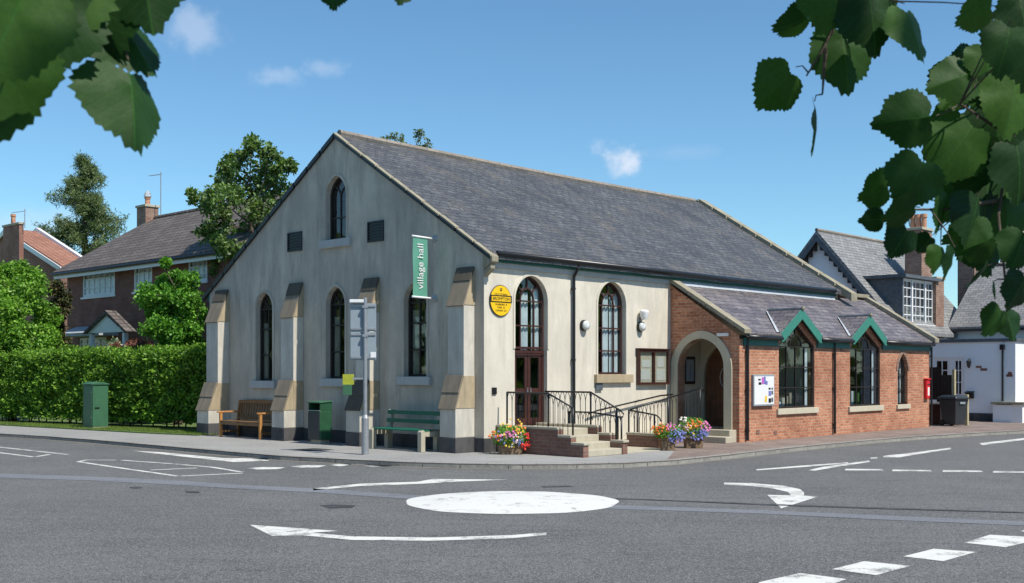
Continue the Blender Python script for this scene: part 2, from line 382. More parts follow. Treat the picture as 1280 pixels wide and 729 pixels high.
def ring(mb, outer, inner, to3, d0, d1):
    n = len(outer)
    vs = [to3(a, b, d0) for a, b in outer]+[to3(a, b, d0) for a, b in inner]+[to3(a, b, d1) for a, b in inner]+[to3(a, b, d1) for a, b in outer]
    fs = []
    for i in range(n):
        j = (i+1) % n
        fs += [(i, j, n+j, n+i), (n+i, n+j, 2*n+j, 2*n+i), (3*n+i, 3*n+j, j, i)]
    mb.add(vs, fs)
def bar(mb, p, q, w, to3, d0, d1):
    p, q = Vector(p), Vector(q); d = (q-p).normalized(); m = Vector((-d.y, d.x))*w/2
    mb.prism([tuple(p+m), tuple(p-m), tuple(q-m), tuple(q+m)], to3, d0, d1)
def window(parent, to3, out, fw=.05, bars=(), depth=.13, fm='frame_dark', bw=.03, gm='glass', sill=None, sm='sill', sd=.09, curtains=(), cm='curtain', name='window', hood=None, hm='surround'):
    f = MB(); ring(f, out, inset(out, fw), to3, depth-.03, depth+.03)
    for p, q in bars: bar(f, p, q, bw, to3, depth-.022, depth+.02)
    w = f.build(name, M[fm], parent)
    g = MB(); g.add([to3(a, b, depth) for a, b in inset(out, fw*.5)], [tuple(t) for t in tessellate_polygon([[Vector((a, b, 0)) for a, b in inset(out, fw*.5)]])])
    g.build('pane', M[gm], w)
    if sill:
        a0, a1, z0, z1 = sill
        MB().prism([(a0, z0), (a1, z0), (a1, z1), (a0, z1)], to3, -sd, depth-.035).build('sill', M[sm], w, bevel=.008)
    if hood:
        h = MB(); o = [p for p in inset(out, -hood)]; inn = inset(out, -.003)
        if True:
            zb = min(p[1] for p in out); o = [(a, max(z, zb)) for a, z in o]; inn = [(a, max(z, zb)) for a, z in inn]
        ring(h, o, inn, to3, -.02, .01); h.build('surround', M[hm], w)
    for (a0, a1, z0, z1) in curtains:
        c = MB(); n = max(3, int(abs(a1-a0)/.035)); pts = [(a0+(a1-a0)*i/n, depth+.06+.018*math.sin(i*2.1)) for i in range(n+1)]
        vs = [to3(a, z0, d) for a, d in pts]+[to3(a, z1, d) for a, d in pts]
        c.add(vs, [(i, i+1, n+2+i, n+1+i) for i in range(n)]); c.build('curtain', M[cm], w, smooth=True)
    return w
gU = lambda a, z, d: (d, a, z)                    # gable plane u = 0, facing -u
gV = lambda a, z, d: (a, d, z)                    # long wall v = 0, facing -v
# ================================================================ village hall
W = onU(0, 262)[0]; VA = 5.06; ZA = 7.37; E0 = 4.22; LL = 15.5
hall = hthing('village_hall', 'long grey rendered village hall with slate roof, buttressed gable and red brick side extension', 'village hall', 0, 0)
sl = (ZA-E0)/VA; EW = ZA-sl*(W-VA)
def arch_px(pl, x0, x1, yt, yb, k=1.15):
    a0, zb = pl(x0, yb); a1, _ = pl(x1, yb); c = (a0+a1)/2
    # height of the crown is read at the middle of the opening
    zt = pl((x0+x1)/2, yt)[1]; zb = pl((x0+x1)/2, yb)[1]
    return arch(a0, a1, zb, zt, abs(a1-a0)/2*k)
G0 = lambda px, py=HY: onU(0, px, py)
V0 = lambda px, py=HY: onV(0, px, py)
gw = [arch_px(G0, 320.5, 341, 365.6, 476, 1.2), arch_px(G0, 408, 431.5, 358.5, 473.3, 1.2), arch_px(G0, 505.5, 533.5, 353, 470.8, 1.2), arch_px(G0, 408, 433, 220, 299.5, 1.25)]
MB().panel([(0, 0), (W, 0), (W, EW), (VA, ZA), (0, E0)], gw, gU, .2).build('gable_wall', M['gable'], hall)
lw = [arch_px(V0, 643.5, 684, 345, 533, 1.05), arch_px(V0, 747, 782, 352.5, 468, 1.05)]
MB().panel([(0, 0), (LL, 0), (LL, E0), (0, E0)], lw, gV, .2).build('side_wall', M['cream'], hall)
b = MB(); b.panel([(0, 0), (LL, 0), (LL, EW), (0, EW)], [], lambda a, z, d: (a, W-d, z), .1); b.build('back_wall', M['gable'], hall)
MB().panel([(0, 0), (W, 0), (W, EW), (VA, ZA), (0, E0)], [], lambda a, z, d: (LL-d, a, z), .1).build('end_wall', M['gable'], hall)
MB().box(.05, LL-.05, .05, W-.05, .0, .05).build('floor', M['door_wood'], hall)
# black plinth, butting the buttresses
pl = MB(); pl.box(-.025, -.002, -.0, W, 0, .30); pl.build('plinth', M['plinth'], hall)
pl = MB(); pl.box(-.02, .33, -.025, -.002, 0, .30); pl.build('plinth', M['plinth'], hall)
# roof slopes with a slight sag
def slope(name, vE, zE, vR, zR, u0, u1, m, sag=.05, th=.11):
    mb = MB(); n = 16; k = 6; vs = []
    for i in range(n+1):
        for j in range(k+1):
            t = j/k; s = math.sin(math.pi*i/n)*sag*t+.012*math.sin(i*2.3+j)
            vs.append((u0+(u1-u0)*i/n, vE+(vR-vE)*t, zE+(zR-zE)*t-s))
    m0 = len(vs); vs += [(x, y, z-th) for x, y, z in vs]
    fs = []
    for i in range(n):
        for j in range(k):
            a = i*(k+1)+j; fs += [(a, a+1, a+k+2, a+k+1), (m0+a, m0+a+k+1, m0+a+k+2, m0+a+1)]
    for j in range(k): fs += [(j, j+1, m0+j+1, m0+j), (n*(k+1)+j, n*(k+1)+j+1, m0+n*(k+1)+j+1, m0+n*(k+1)+j)]
    for i in range(n): fs += [(i*(k+1), (i+1)*(k+1), m0+(i+1)*(k+1), m0+i*(k+1)), (i*(k+1)+k, (i+1)*(k+1)+k, m0+(i+1)*(k+1)+k, m0+i*(k+1)+k)]
    mb.add(vs, fs); return mb.build(name, m, hall)
rz = .09
slope('roof', -.2, E0-sl*.2+rz, VA, ZA+rz, .05, LL-.1, M['slate'])
slope('roof', W+.2, EW-sl*.2+rz, VA, ZA+rz, .05, LL-.1, M['slate'])
rd = MB(); rd.tube([(.1+i*.6, VA, ZA+rz+.02-.05*math.sin(math.pi*i/25)) for i in range(26)], .085, 8); rd.build('ridge', M['ridge'], hall)
def rake(name, u0, u1, pts, th, m, parent=hall, n=14, jit=.012):
    mb = MB()
    for (va, za), (vb, zb) in zip(pts, pts[1:]):
        L = math.hypot(vb-va, zb-za); k = max(1, int(L/.62))
        for i in range(k):
            t0, t1 = i/k+.004, (i+1)/k-.004; j = random.uniform(-jit, jit)
            p = (va+(vb-va)*t0, za+(zb-za)*t0+j); q = (va+(vb-va)*t1, za+(zb-za)*t1+j)
            mb.prism([p, q, (q[0], q[1]+th), (p[0], p[1]+th)], lambda a, z, d: (d, a, z), u0, u1)
    return mb.build(name, m, parent)
rake('coping', -.09, .04, [(-.3, E0-sl*.3+.07), (VA, ZA+.07)], .036, M['coping'])
rake('coping', -.06, .10, [(VA, ZA+.07), (W+.3, EW-sl*.3+.07)], .04, M['black'], jit=.004)
rake('verge', -.07, -.01, [(-.25, E0-sl*.25-.02), (VA, ZA-.02)], .105, M['black'], jit=0)
rake('verge', -.07, -.01, [(VA, ZA-.02), (W+.3, EW-sl*.3-.02)], .105, M['black'], jit=0)
rake('coping', LL-.16, LL+.22, [(-.55, E0-sl*.55-.03), (VA, ZA-.03)], .25, M['coping'], jit=.004)
rake('coping', LL-.16, LL+.22, [(VA, ZA-.03), (W+.3, EW-sl*.3-.03)], .25, M['coping'], jit=.004)
kn = MB(); kn.prism([(-.3, 4.0), (-.02, 3.86), (-.02, 4.28), (-.3, 4.13)], gU, -.06, .14); kn.prism([(-.24, 3.86), (-.02, 3.7), (-.02, 3.85), (-.24, 3.97)], gU, -.04, .1)
kn.build('kneeler', M['coping'], hall, bevel=.02)
f = MB(); f.box(.17, LL-.3, -.10, -.002, E0-.19, E0-.02); f.build('fascia', M['green_dark'], hall)
f = MB(); f.box(.17, 6.6, -.045, -.003, E0-.30, E0-.192); f.build('eaves_course', M['sill'], hall)
g = MB(); g.tube([(.2, -.2, E0-.02), (LL-.55, -.2, E0-.05)], .06, 10); g.build('gutter', M['black'], hall, smooth=True)
f = MB(); f.box(-.0, LL-.1, W+.002, W+.1, EW-.2, EW-.02); f.build('fascia', M['green_dark'], hall)
def downpipe(u, v, z0, z1, m='black', r=.035, par=hall):
    d = MB(); d.tube([(u, v, z0), (u, v, z1)], r, 8)
    for z in (z0+.25, (z0+z1)/2, z1-.3): d.box(u-.05, u+.05, v-.02, v+.05, z-.02, z+.02)
    return d.build('downpipe', M[m], par)
uD = V0(714.5)[0]; downpipe(uD, -.07, .05, E0-.32)
MB().tube([(uD, -.2, E0-.06), (uD, -.2, E0-.16), (uD, -.07, E0-.36)], .035, 8).build('downpipe', M['black'], hall)
# gable windows
def gothic_bars(o, rows, mid=True, tracery=True):
    a0 = min(p[0] for p in o); a1 = max(p[0] for p in o); zb = min(p[1] for p in o); zt = max(p[1] for p in o)
    r = (a1-a0)/2; c = (a0+a1)/2; zs = zt-r*1.15; B = []
    for t in rows: B.append(((a0, zb+(zs-zb)*t), (a1, zb+(zs-zb)*t)))
    B.append(((c, zb), (c, zs+(0 if tracery else r*1.1))))
    if tracery:
        for s in (-1, 1):
            pts = []
            for i in range(5):
                t = i/4; pts.append((c+s*r*.72*t**1.3*1.0, zs+r*(.98*t-.22*t*t)))
            B += list(zip(pts, pts[1:]))
    return B
for i, o in enumerate(gw):
    a0 = min(p[0] for p in o); a1 = max(p[0] for p in o); zb = min(p[1] for p in o)
    e = .17 if i < 3 else .2
    cur = [(a0+.08, a0+.28, zb+.05, zb+1.5), (a1-.26, a1-.08, zb+.05, zb+1.5)] if i < 3 else []
    window(hall, gU, o, .055, gothic_bars(o, (.36, .72, 1.0) if i < 3 else (.5,)), .15, 'frame_dark', .035, sill=(a0-e, a1+e, zb-.19, zb), hood=.07, hm='gable', curtains=cur, cm='drape')
for (x0, x1, y0, y1) in ((360, 378, 289, 313), (460, 480, 275, 301)):
    a0, z1 = G0(x1, y0); a1, z0 = G0(x0, y1); z0 = G0(x1, y1)[1]
    v = MB(); ring(v, [(a0, z0), (a1, z0), (a1, z1), (a0, z1)], inset([(a0, z0), (a1, z0), (a1, z1), (a0, z1)], .03), gU, -.03, .0)
    k = 6
    for j in range(k):
        zz = z0+.03+(z1-z0-.06)*(j+.5)/k; v.prism([(a0+.02, zz-.03), (a1-.02, zz-.03), (a1-.02, zz-.015), (a0+.02, zz-.015)], gU, -.025, -.004)
    v.prism([(a0+.03, z0+.03), (a1-.03, z0+.03), (a1-.03, z1-.03), (a0+.03, z1-.03)], gU, -.004, -.001)
    v.build('vent', M['black'], hall)
# buttresses
BUT = [(272, 286.5, 363, 272.3, 402, 479, 260.6, 513), (364, 379.5, 354, 366.7, 396, 476, 355, 513), (457.5, 474.6, 347.8, 461.8, 390, 476, 449.5, 512.6), (573.7, 593.5, 334.4, 579.7, 381, 470, 569.4, 510.8)]
for k, (xl, xr, yt, xf, yc, yu, xg, yl) in enumerate(BUT):
    v0 = G0(xr)[0]; v1 = G0(xl)[0]; zt = G0(xr, yt)[1]
    p1, zc = onV(v0, xf, yc); zu = onV(v0, xf, yu)[1]; p2, zl = onV(v0, xg, yl)
    p1 = min(p1, -.25); p2 = min(p2, p1-.2)
    print('BUTTRESS', [round(x, 2) for x in (v0, v1, zt, p1, zc, zu, p2, zl)])
    to = lambda a, z, d: (a, d, z)
    body = MB(); body.prism([(0, .32), (p2, .32), (p2, zl), (p1, zu), (p1, zc), (0, zt-.02)], to, v0, v1)
    bo = body.build('buttress', M['buttress'], hall, bevel=.012)
    MB().prism([(0, 0), (p2-.012, 0), (p2-.012, .32), (0, .32)], to, v0-.012, v1+.012).build('plinth', M['plinth'], bo, bevel=.01)
    def cap(pa, za, pb, zb, black):      # from outer low point (pa, za) up to inner high point (pb, zb)
        L = math.hypot(pb-pa, zb-za); dx, dz = (pb-pa)/L, (zb-za)/L; nx, nz = -dz, dx   # outward normal
        if nx > 0: nx, nz = -nx, -nz
        ins = pb if pb < -.05 else 0
        MB().prism([(pa-.012, za), (pb, zb+.0), (ins, za)] , to, v0-.012, v1+.012).build('cap_block', M['stone'], bo, bevel=.006)
        parts = [(0, .68), (.66, 1.0)] if black else [(0, .52), (.5, 1.0)]
        for q, (t0, t1) in enumerate(parts):
            h = .03 if q == 0 else .05
            A = (pa+(pb-pa)*t0-dx*(.03 if q == 0 else .02), za+(zb-za)*t0-dz*.03); B = (pa+(pb-pa)*t1, za+(zb-za)*t1)
            g0 = .002 if q == 0 else .022
            MB().prism([(A[0]+nx*g0, A[1]+nz*g0), (B[0]+nx*g0, B[1]+nz*g0), (B[0]+nx*(g0+.035), B[1]+nz*(g0+.035)), (A[0]+nx*(g0+.035), A[1]+nz*(g0+.035))], to, v0-.02, v1+.02).build('cap_slab', M['stone_black' if (black and q == 1) or (k == 2 and not black) else 'stone_dark'], bo, bevel=.005)
    cap(p2, zl, p1, zu, False); cap(p1, zc, 0, zt, True)
    # small quoin stone beside the lower weathering
    MB().prism([(p1*.99, zl), (-.004, zl), (-.004, zu), (p1*.99, zu)], to, v0-.01, v1+.01).build('quoin', M['stone'], bo)
# door with tall arched window over it
o = lw[0]; a0, a1 = min(p[0] for p in o), max(p[0] for p in o); zb = min(p[1] for p in o); zt = max(p[1] for p in o); r = (a1-a0)/2; c = (a0+a1)/2
zdoor = V0(664, 438)[1]; zs = zt-r*1.05
up = [(a0, zdoor+.03), (a1, zdoor+.03)]+o[2:]
def fan(c, r, zs, k=1.0):
    B = []
    pts = [(c+r*.42*math.cos(math.pi*i/8), zs+r*.55*math.sin(math.pi*i/8)) for i in range(9)]
    B += list(zip(pts, pts[1:]))
    for t in (90, 45, 135): B.append(((c+r*.42*math.cos(R(t)), zs+r*.55*math.sin(R(t))), (c+r*.93*math.cos(R(t)), zs+r*1.0*math.sin(R(t)))))
    return B
bars = [((a0, zs), (a1, zs)), ((a0, (zs+zdoor)/2), (a1, (zs+zdoor)/2))]+fan(c, r, zs)
for s in (-.42, .42): bars.append(((c+s*r, zdoor), (c+s*r, zs)))
dw = window(hall, gV, up, .05, bars, .14, 'frame_brown', .032, curtains=[(c-.12, c+.1, zdoor, zs+.2), (c+.2, a1-.05, zdoor, zs+.3)], cm='curtain', name='fanlight_window', hood=.06, hm='cream')
d = MB(); ring(d, [(a0, zb), (a1, zb), (a1, zdoor), (a0, zdoor)], [(a0+.07, zb+.02), (a1-.07, zb+.02), (a1-.07, zdoor-.06), (a0+.07, zdoor-.06)], gV, .1, .18)
dfm = d.build('door_frame', M['frame_brown'], hall)
for s0, s1 in ((a0+.075, c-.006), (c+.006, a1-.075)):
    d = MB(); out = [(s0, zb+.03), (s1, zb+.03), (s1, zdoor-.065), (s0, zdoor-.065)]
    ring(d, out, [(s0+.085, zb+.18), (s1-.085, zb+.18), (s1-.085, zdoor-.16), (s0+.085, zdoor-.16)], gV, .11, .155)
    bar(d, (s0+.08, (zb+zdoor)/2-.05), (s1-.08, (zb+zdoor)/2-.05), .1, gV, .115, .15)
    dd = d.build('door', M['frame_brown'], hall)
    g = MB(); g.prism([(s0+.07, zb+.16), (s1-.07, zb+.16), (s1-.07, zdoor-.14), (s0+.07, zdoor-.14)], gV, .13, .135); g.build('pane', M['glass'], dd)
    cc = MB(); cc.box(s0+.1, s1-.22, .3, .31, zb+.1, zdoor-.1); cc.build('curtain', M['curtain'], dd)
    hx = c+(.05 if s0 > c-.01 else -.05); MB().tube([(hx, .11, zb+.75), (hx, .06, zb+.75), (hx, .06, zb+.85)], .012, 6).build('handle', M['metal'], dd)
o = lw[1]; a0, a1 = min(p[0] for p in o), max(p[0] for p in o); zb = min(p[1] for p in o); zt = max(p[1] for p in o); r = (a1-a0)/2; c = (a0+a1)/2; zs = zt-r*1.05
bars = [((a0, zb+(zs-zb)*t), (a1, zb+(zs-zb)*t)) for t in (.34, .67, 1)]+fan(c, r, zs)+[((c+s*r*.42, zb), (c+s*r*.42, zs)) for s in (-1, 1)]
e0 = V0(743)[0]; e1 = V0(790)[0]
window(hall, gV, o, .05, bars, .14, 'frame_brown', .032, sill=(a0-.13, a1+.2, zb-.2, zb), sm='stone', curtains=[(c-.12, c+.1, zb, zs+.3), (c+.14, a1-.06, zb, zs+.3)], cm='curtain', hood=.06, hm='cream')
for (x0, x1, y0, y1) in ((615.5, 621.5, 325.5, 335), (614.5, 620, 484.5, 493)):
    a0, z1 = V0(x0, y0); a1, z0 = V0(x1, y1); MB().box(a0, a1, -.03, -.001, z0, z1).build('vent', M['black'], hall, bevel=.005)
a0, z1 = V0(743.5, 479); a1, z0 = V0(751.5, 488); MB().box(a0, a1, -.05, -.001, z0, z1).build('vent', M['lead_dark'], hall, bevel=.005)
# ---------------------------------------------------------------- brick extension
VE = -2.02; UE0 = 6.67; UE1 = 17.54; ZE = 2.5
X0 = lambda px, py=HY: onV(VE, px, py)
A0 = lambda px, py=HY: onU(UE0, px, py)
xs = .61   # slope of the extension roof
gx = lambda a, z, d: (a, VE+d, z); ga = lambda a, z, d: (UE0+d, a, z)
wins = []; dormers = []
for (xl, xr, yb, xa, ya, xoa, yoa, xfl, xfr) in ((973.5, 1018, 510, 996.5, 404, 996, 389.5, 975.5, 1018.5), (1062.5, 1100, 507.5, 1081.5, 412.5, 1082, 397.5, 1064.5, 1102)):
    u0, u1 = X0(xl)[0], X0(xr)[0]; um = (u0+u1)/2; zb = X0((xl+xr)/2, yb)[1]; zt = X0(xa, ya)[1]; zo = X0(xoa, yoa)[1]
    wins.append([(u0, zb), (u1, zb), (u1, ZE-.12), (um, zt), (u0, ZE-.12)]); dormers.append((um, (u1-u0)/2+.08, zo))
sw = arch_px(X0, 1122, 1134.5, 442, 505.5, 1.6)
outer = [(UE0, 0), (UE1, 0), (UE1, ZE)]
for um, hwd, zo in reversed(dormers): outer += [(um+hwd, ZE), (um, zo-.1), (um-hwd, ZE)]
outer += [(UE0, ZE)]
MB().panel(outer, wins+[sw], gx, .2).build('extension_wall', M['brick_red'], hall)
ar = [A0(839.4)[0], A0(915.6)[0]]; ai = [A0(847.5)[0], A0(905.6)[0]]
zai = A0(876, 423)[1]; zao = A0(876, 413.5)[1]; zst = .30
opening = arch(ai[0], ai[1], zst, zai, abs(ai[1]-ai[0])/2*1.05)
op_out = arch(ar[0], ar[1], zst, zao, abs(ar[1]-ar[0])/2*1.05)
print('ARCH', ar, ai, zai, zao, 'dormers', dormers, 'ext z', [w[0][1] for w in wins])
MB().panel([(VE, 0), (-.003, 0), (-.003, E0-.32), (VE, ZE+.08)], [opening], ga, .3).build('porch_wall', M['brick_red'], hall)
s = MB(); ring(s, op_out, opening, ga, -.04, .3); s.build('arch_surround', M['surround'], hall)
MB().panel([(VE, 0), (1, 0), (1, ZE+1), (VE, ZE)], [], lambda a, z, d: (UE1-d, a, z), .1).build('end_wall', M['brick_red'], hall)
# porch interior
UB = 8.0
dl = onU(UB, 881)[0]; dtop = onU(UB, 892, 431)[1]; dr = dl-1.02
print('DOOR', dl, dr, dtop)
dop = arch(dr, dl, .30, dtop, .51*1.5)
dso = inset(dop, -.17); dso = [(a, max(z, .30)) for a, z in dso]
gb = lambda a, z, d: (UB+d, a, z)
MB().panel([(VE+.06, .30), (-.004, .30), (-.004, 3.4), (VE+.06, 2.6)], [dop], gb, .1).build('porch_inner_wall', M['cream'], hall)
s = MB(); ring(s, dso, dop, gb, -.05, .1); s.build('door_surround', M['surround'], hall)
dd = MB(); dd.prism(dop, gb, .06, .11)
for q in range(1, 7): bar(dd, (dr+(dl-dr)*q/7, .31), (dr+(dl-dr)*q/7, dtop-.3), .012, gb, .052, .06)
door = dd.build('door', M['door_wood'], hall)
hm = MB(); cz = onU(UB, 902, 472)[1]; pts = [(UB+.03, dr+.33+.24*math.cos(R(a)), cz+.3*math.sin(R(a))) for a in range(0, 361, 24)]; hm.tube(pts, .016, 6); hm.build('handle', M['metal'], door)
MB().prism([(dr+.36, cz+.42), (dr+.47, cz+.42), (dr+.47, cz+.6), (dr+.36, cz+.6)], gb, .045, .058).build('door_plate', M['paper'], door)
b = MB(); b.box(UE0+.3, UB+.2, VE+.2, VE+.21, .3, 2.6); b.build('porch_side_wall', M['cream'], hall)
MB().box(UE0+.302, UE0+.5, -.03, -.003, .3, 1.62).build('porch_dado', M['brick_dark'], hall)
st = MB(); st.box(UE0-.30, UB, VE+.08, -.03, 0, .30); st.build('porch_floor', M['concrete'], hall, bevel=.01)
st = MB(); st.box(UE0-.62, UE0-.302, VE-.02, -.45, 0, .15); st.build('porch_step', M['concrete'], hall, bevel=.012)
# roof of the extension
def eslope(u0, u1, v0, v1):
    mb = MB(); m = .1; n = 22; vs = []
    for i in range(n+1):
        for j in range(4):
            t = j/3; v = v0+(v1-v0)*t; vs.append((u0+(u1-u0)*i/n, v, ZE+.14+xs*(v-(VE-.16))+.008*math.sin(i*1.7+j*2)))
    k = len(vs); vs += [(x, y, z-m) for x, y, z in vs]; fs = []
    for i in range(n):
        for j in range(3):
            a = i*4+j; fs += [(a, a+1, a+5, a+4), (k+a, k+a+4, k+a+5, k+a+1)]
    for j in range(3): fs += [(j, j+1, k+j+1, k+j), (n*4+j, n*4+j+1, k+n*4+j+1, k+n*4+j)]
    for i in range(n): fs += [(i*4, i*4+4, k+i*4+4, k+i*4), (i*4+3, i*4+7, k+i*4+7, k+i*4+3)]
    mb.add(vs, fs); mb.build('extension_roof', M['slate2'], hall)
zr = lambda v: ZE+.14+xs*(v-(VE-.16))
ve_ = VE-.16; nt_ = [(UE0+.1, ve_)]
for um, hwd, zo in dormers:
    vb_ = ve_+(zo-ZE-.14)/xs; nt_ += [(um-hwd-.02, ve_), (um-hwd-.02, ve_+.04), (um, vb_), (um+hwd+.02, ve_+.04), (um+hwd+.02, ve_)]
nt_ += [(UE1-.05, ve_), (UE1-.05, .12), (LL+.2, .12), (LL+.2, -.003), (UE0+.1, -.003)]
MB().prism(nt_, lambda a, b, d: (a, b, zr(b)+d), -.09, 0).build('extension_roof', M['slate2'], hall)
rake('coping', UE0-.1, UE0+.2, [(VE-.22, zr(VE-.22)+.02), (-.01, zr(-.01)+.02)], .1, M['coping'], jit=.003)
rake('coping', UE1-.16, UE1+.12, [(VE-.26, zr(VE-.26)+.02), (.15, zr(.15)+.02)], .12, M['coping'], jit=.003)
b = MB(); b.box(LL+.1, UE1+.1, .0, .32, zr(.12)+.03, zr(.12)+.15); b.build('coping', M['coping'], hall, bevel=.02)
MB().box(LL+.23, UE1-.01, .13, 3.0, 0, zr(.12)+.02).build('rear_block', M['brick_red'], hall)
fl = MB(); zf = zr(-.1)
fl.prism([(-.14, zr(-.14)+.012), (-.004, zr(-.004)+.012), (-.004, zr(-.004)+.12), (-.03, zr(-.004)+.12)], lambda a, z, d: (d, a, z), UE0+.25, LL-.42); fl.build('flashing', M['lead'], hall)
# eaves fascia in pieces between the dormers, gutter
segs = []; last = UE0+.16
for um, hwd, zo in dormers: segs.append((last, um-hwd-.02)); last = um+hwd+.02
segs.append((last, UE1-.02))
for s0, s1 in segs:
    MB().box(s0, s1, VE-.05, VE-.002, ZE-.16, ZE+.03).build('fascia', M['green_dark'], hall)
    MB().tube([(s0, VE-.16, ZE+.05), (s1, VE-.16, ZE+.04)], .05, 8).build('gutter', M['black'], hall, smooth=True)
for px in (932, 1041, 1162): downpipe(X0(px)[0], VE-.06, .03, ZE-.02)
# dormers over the two big windows
for (um, hwd, zo), wv in zip(dormers, wins):
    vf = VE-.13; za = zo; vb = VE-.16+(za-ZE-.14)/xs; zft = ZE+.14; zfo = ZE+.10
    for s in (-1, 1):
        foot = (um+s*(hwd+.06), vf, zft); apex = (um, vf, za); back = (um, vb, za)
        v0s = VE-.16+(zft-ZE-.14+.05)/xs; 
        up_ = [foot, apex, back]; nrm = (Vector(apex)-Vector(foot)).cross(Vector(back)-Vector(foot)).normalized()
        if nrm.z < 0: nrm = -nrm
        q = [tuple(Vector(p)+nrm*.06) for p in up_]
        MB().add(up_+q, [(0,1,2), (5,4,3), (0,3,4,1), (1,4,5,2), (2,5,3,0)]).build('dormer_roof', M['slate2'], hall)
        # barge board
        bg = MB(); fo = (um+s*(hwd+.06), zfo); bg.prism([(um, za+.06), (um, za-.2), (fo[0]-s*.11, fo[1]-.14), (fo[0], fo[1]-.14), (fo[0], fo[1]+.06)], lambda a, z, d: (a, d, z), vf-.03, vf)
        bg.build('barge_board', M['green_paint'], hall)
        # lead in the valley
        va = Vector(foot)+Vector((s*.02, .02, .06)); vv = Vector(back)+Vector((0, 0, .05)); sd = Vector((s*.13, -.0, 0))
        MB().add([va, vv, vv+sd*.6, va+sd], [(0,1,2,3)]).build('valley_lead', M['lead'], hall)
    MB().tube([(um, vf-.03, za+.06), (um, vb, za+.05)], .05, 8).build('dormer_ridge', M['lead_dark'], hall)
    MB().lathe([(.02, -.06), (.05, 0), (.03, .06)], (um, vf-.04, za+.07), 8).build('finial', M['coping'], hall)
    u0, u1 = wv[0][0], wv[1][0]; zb = wv[0][1]; r = (u1-u0)/2; zq = ZE-.14
    bars = [((u0, zq-.02), (u1, zq-.02)), ((u0, zb+(zq-zb)*.33), (u1, zb+(zq-zb)*.33)), ((u0, zb+(zq-zb)*.66), (u1, zb+(zq-zb)*.66))]
    for t in (.25, .5, .75): bars.append(((u0+(u1-u0)*t, zb), (u0+(u1-u0)*t, zq)))
    pts = [(um+r*.34*math.cos(math.pi*i/6), zq+r*.34*math.sin(math.pi*i/6)) for i in range(7)]; bars += list(zip(pts, pts[1:]))
    za2 = wv[3][1]; bars.append(((um, zq+r*.34), (um, za2)))
    for s in (-1, 1): bars.append(((um+s*r*.25, zq+r*.25), (um+s*r*.5, zq+(za2-zq)*.5)))
    window(hall, gx, wv, .05, bars, .06, 'frame_dark', .026, sill=(u0-.12, u1+.14, zb-.15, zb), sm='surround', sd=.06, curtains=[(u1-.3, u1-.14, zb+.05, zq)], cm='curtain')
    for k in range(7):
        x = u0+.1+k*(u1-u0-.5)/7; hh = random.uniform(.15, .45); MB().box(x, x+.13, VE+.4, VE+.6, zb-.1, zb+hh).build('window_display', M[random.choice(['f_pale', 'drape', 'bush_plain', 'curtain'])], hall)
u0, u1 = sw[0][0], sw[1][0]; zb = sw[0][1]; zt = max(p[1] for p in sw); c = (u0+u1)/2
window(hall, gx, sw, .04, [((c, zb), (c, zt)), ((u0, zb+.9), (u1, zb+.9)), ((u0, zb+.45), (u1, zb+.45))], .12, 'frame_dark', .026, sill=(u0-.1, u1+.1, zb-.13, zb), sm='surround', sd=.06, curtains=[(u0+.05, u1-.05, zb, zt-.2)])
hd = MB(); zsp = zt-.5; ins = [(a, max(z, zsp)) for a, z in inset(sw, -.11)]; inn = [(a, max(z, zsp)) for a, z in inset(sw, -.002)]
ring(hd, ins, inn, gx, -.025, 0); hd.build('window_arch', M['brick_chim'], hall)
for px, py in ((1051.5, 437), (969, 541), (947, 540)):
    a, z = X0(px, py); MB().box(a-.07, a+.07, VE-.012, VE-.001, z-.05, z+.05).build('vent', M['brick_dark'], hall)
ln = A0(903, 418.5); ln2 = A0(895, 418.5)
b = MB(); b.box(UE0-.05, UE0-.003, A0(911.5)[0], A0(897)[0], ln[1]-.04, ln[1]+.04); tag(b.build('strip_light', M['white'], None, bevel=.01) , 'small white strip light on the brick wall above the porch arch', 'wall light')
bpy.data.objects['strip_light'].location = (CO[0], CO[1], 0); bpy.data.objects['strip_light'].rotation_euler = (0, 0, TH)
# ================================================================ ground, road, pavement
RZ = -.09
def struct(o): o['kind'] = 'structure'; return o
def sheet(poly, z, name, m, parent=None, th=None):
    mb = MB()
    if th: mb.prism(poly, lambda a, b, d: (a, b, d), z, z-th)
    else: mb.add([(a, b, z) for a, b in poly], [tuple(t) for t in tessellate_polygon([[Vector((a, b, 0)) for a, b in poly]])])
    o = mb.build(name, m, parent); return o
struct(sheet([(-900, -300), (900, -300), (900, 1500), (-900, 1500)], -.30, 'ground', M['far_ground']))
road = struct(sheet([(-70, -12), (80, -12), (80, 100), (-70, 100)], RZ, 'road', M['asphalt']))
kerb_px = [(0, 542), (60, 545.5), (120, 550), (200, 557), (280, 564), (350, 569.8), (430, 574), (500, 577.3), (570, 579.5), (640, 580.5), (710, 580.3), (780, 578.8), (840, 575.5), (885, 571), (920, 567.3), (975, 561), (1040, 554.5), (1090, 550), (1140, 546), (1210, 541.6), (1280, 538)]
kerb = [gnd(x, y, 0) for x, y in kerb_px]
d0 = (Vector(kerb[0])-Vector(kerb[2])).normalized(); d1 = (Vector(kerb[-1])-Vector(kerb[-3])).normalized()
kerb = [tuple(Vector(kerb[0])+d0*40)]+kerb+[tuple(Vector(kerb[-1])+d1*40)]
def offs(line, w):
    out = []
    for i, p in enumerate(line):
        a = Vector(line[max(i-1, 0)]); b = Vector(line[min(i+1, len(line)-1)]); d = (b-a).normalized(); out.append((p[0]-d.y*w, p[1]+d.x*w))
    return out
kin = offs(kerb, .13)
k = MB(); n = len(kerb)
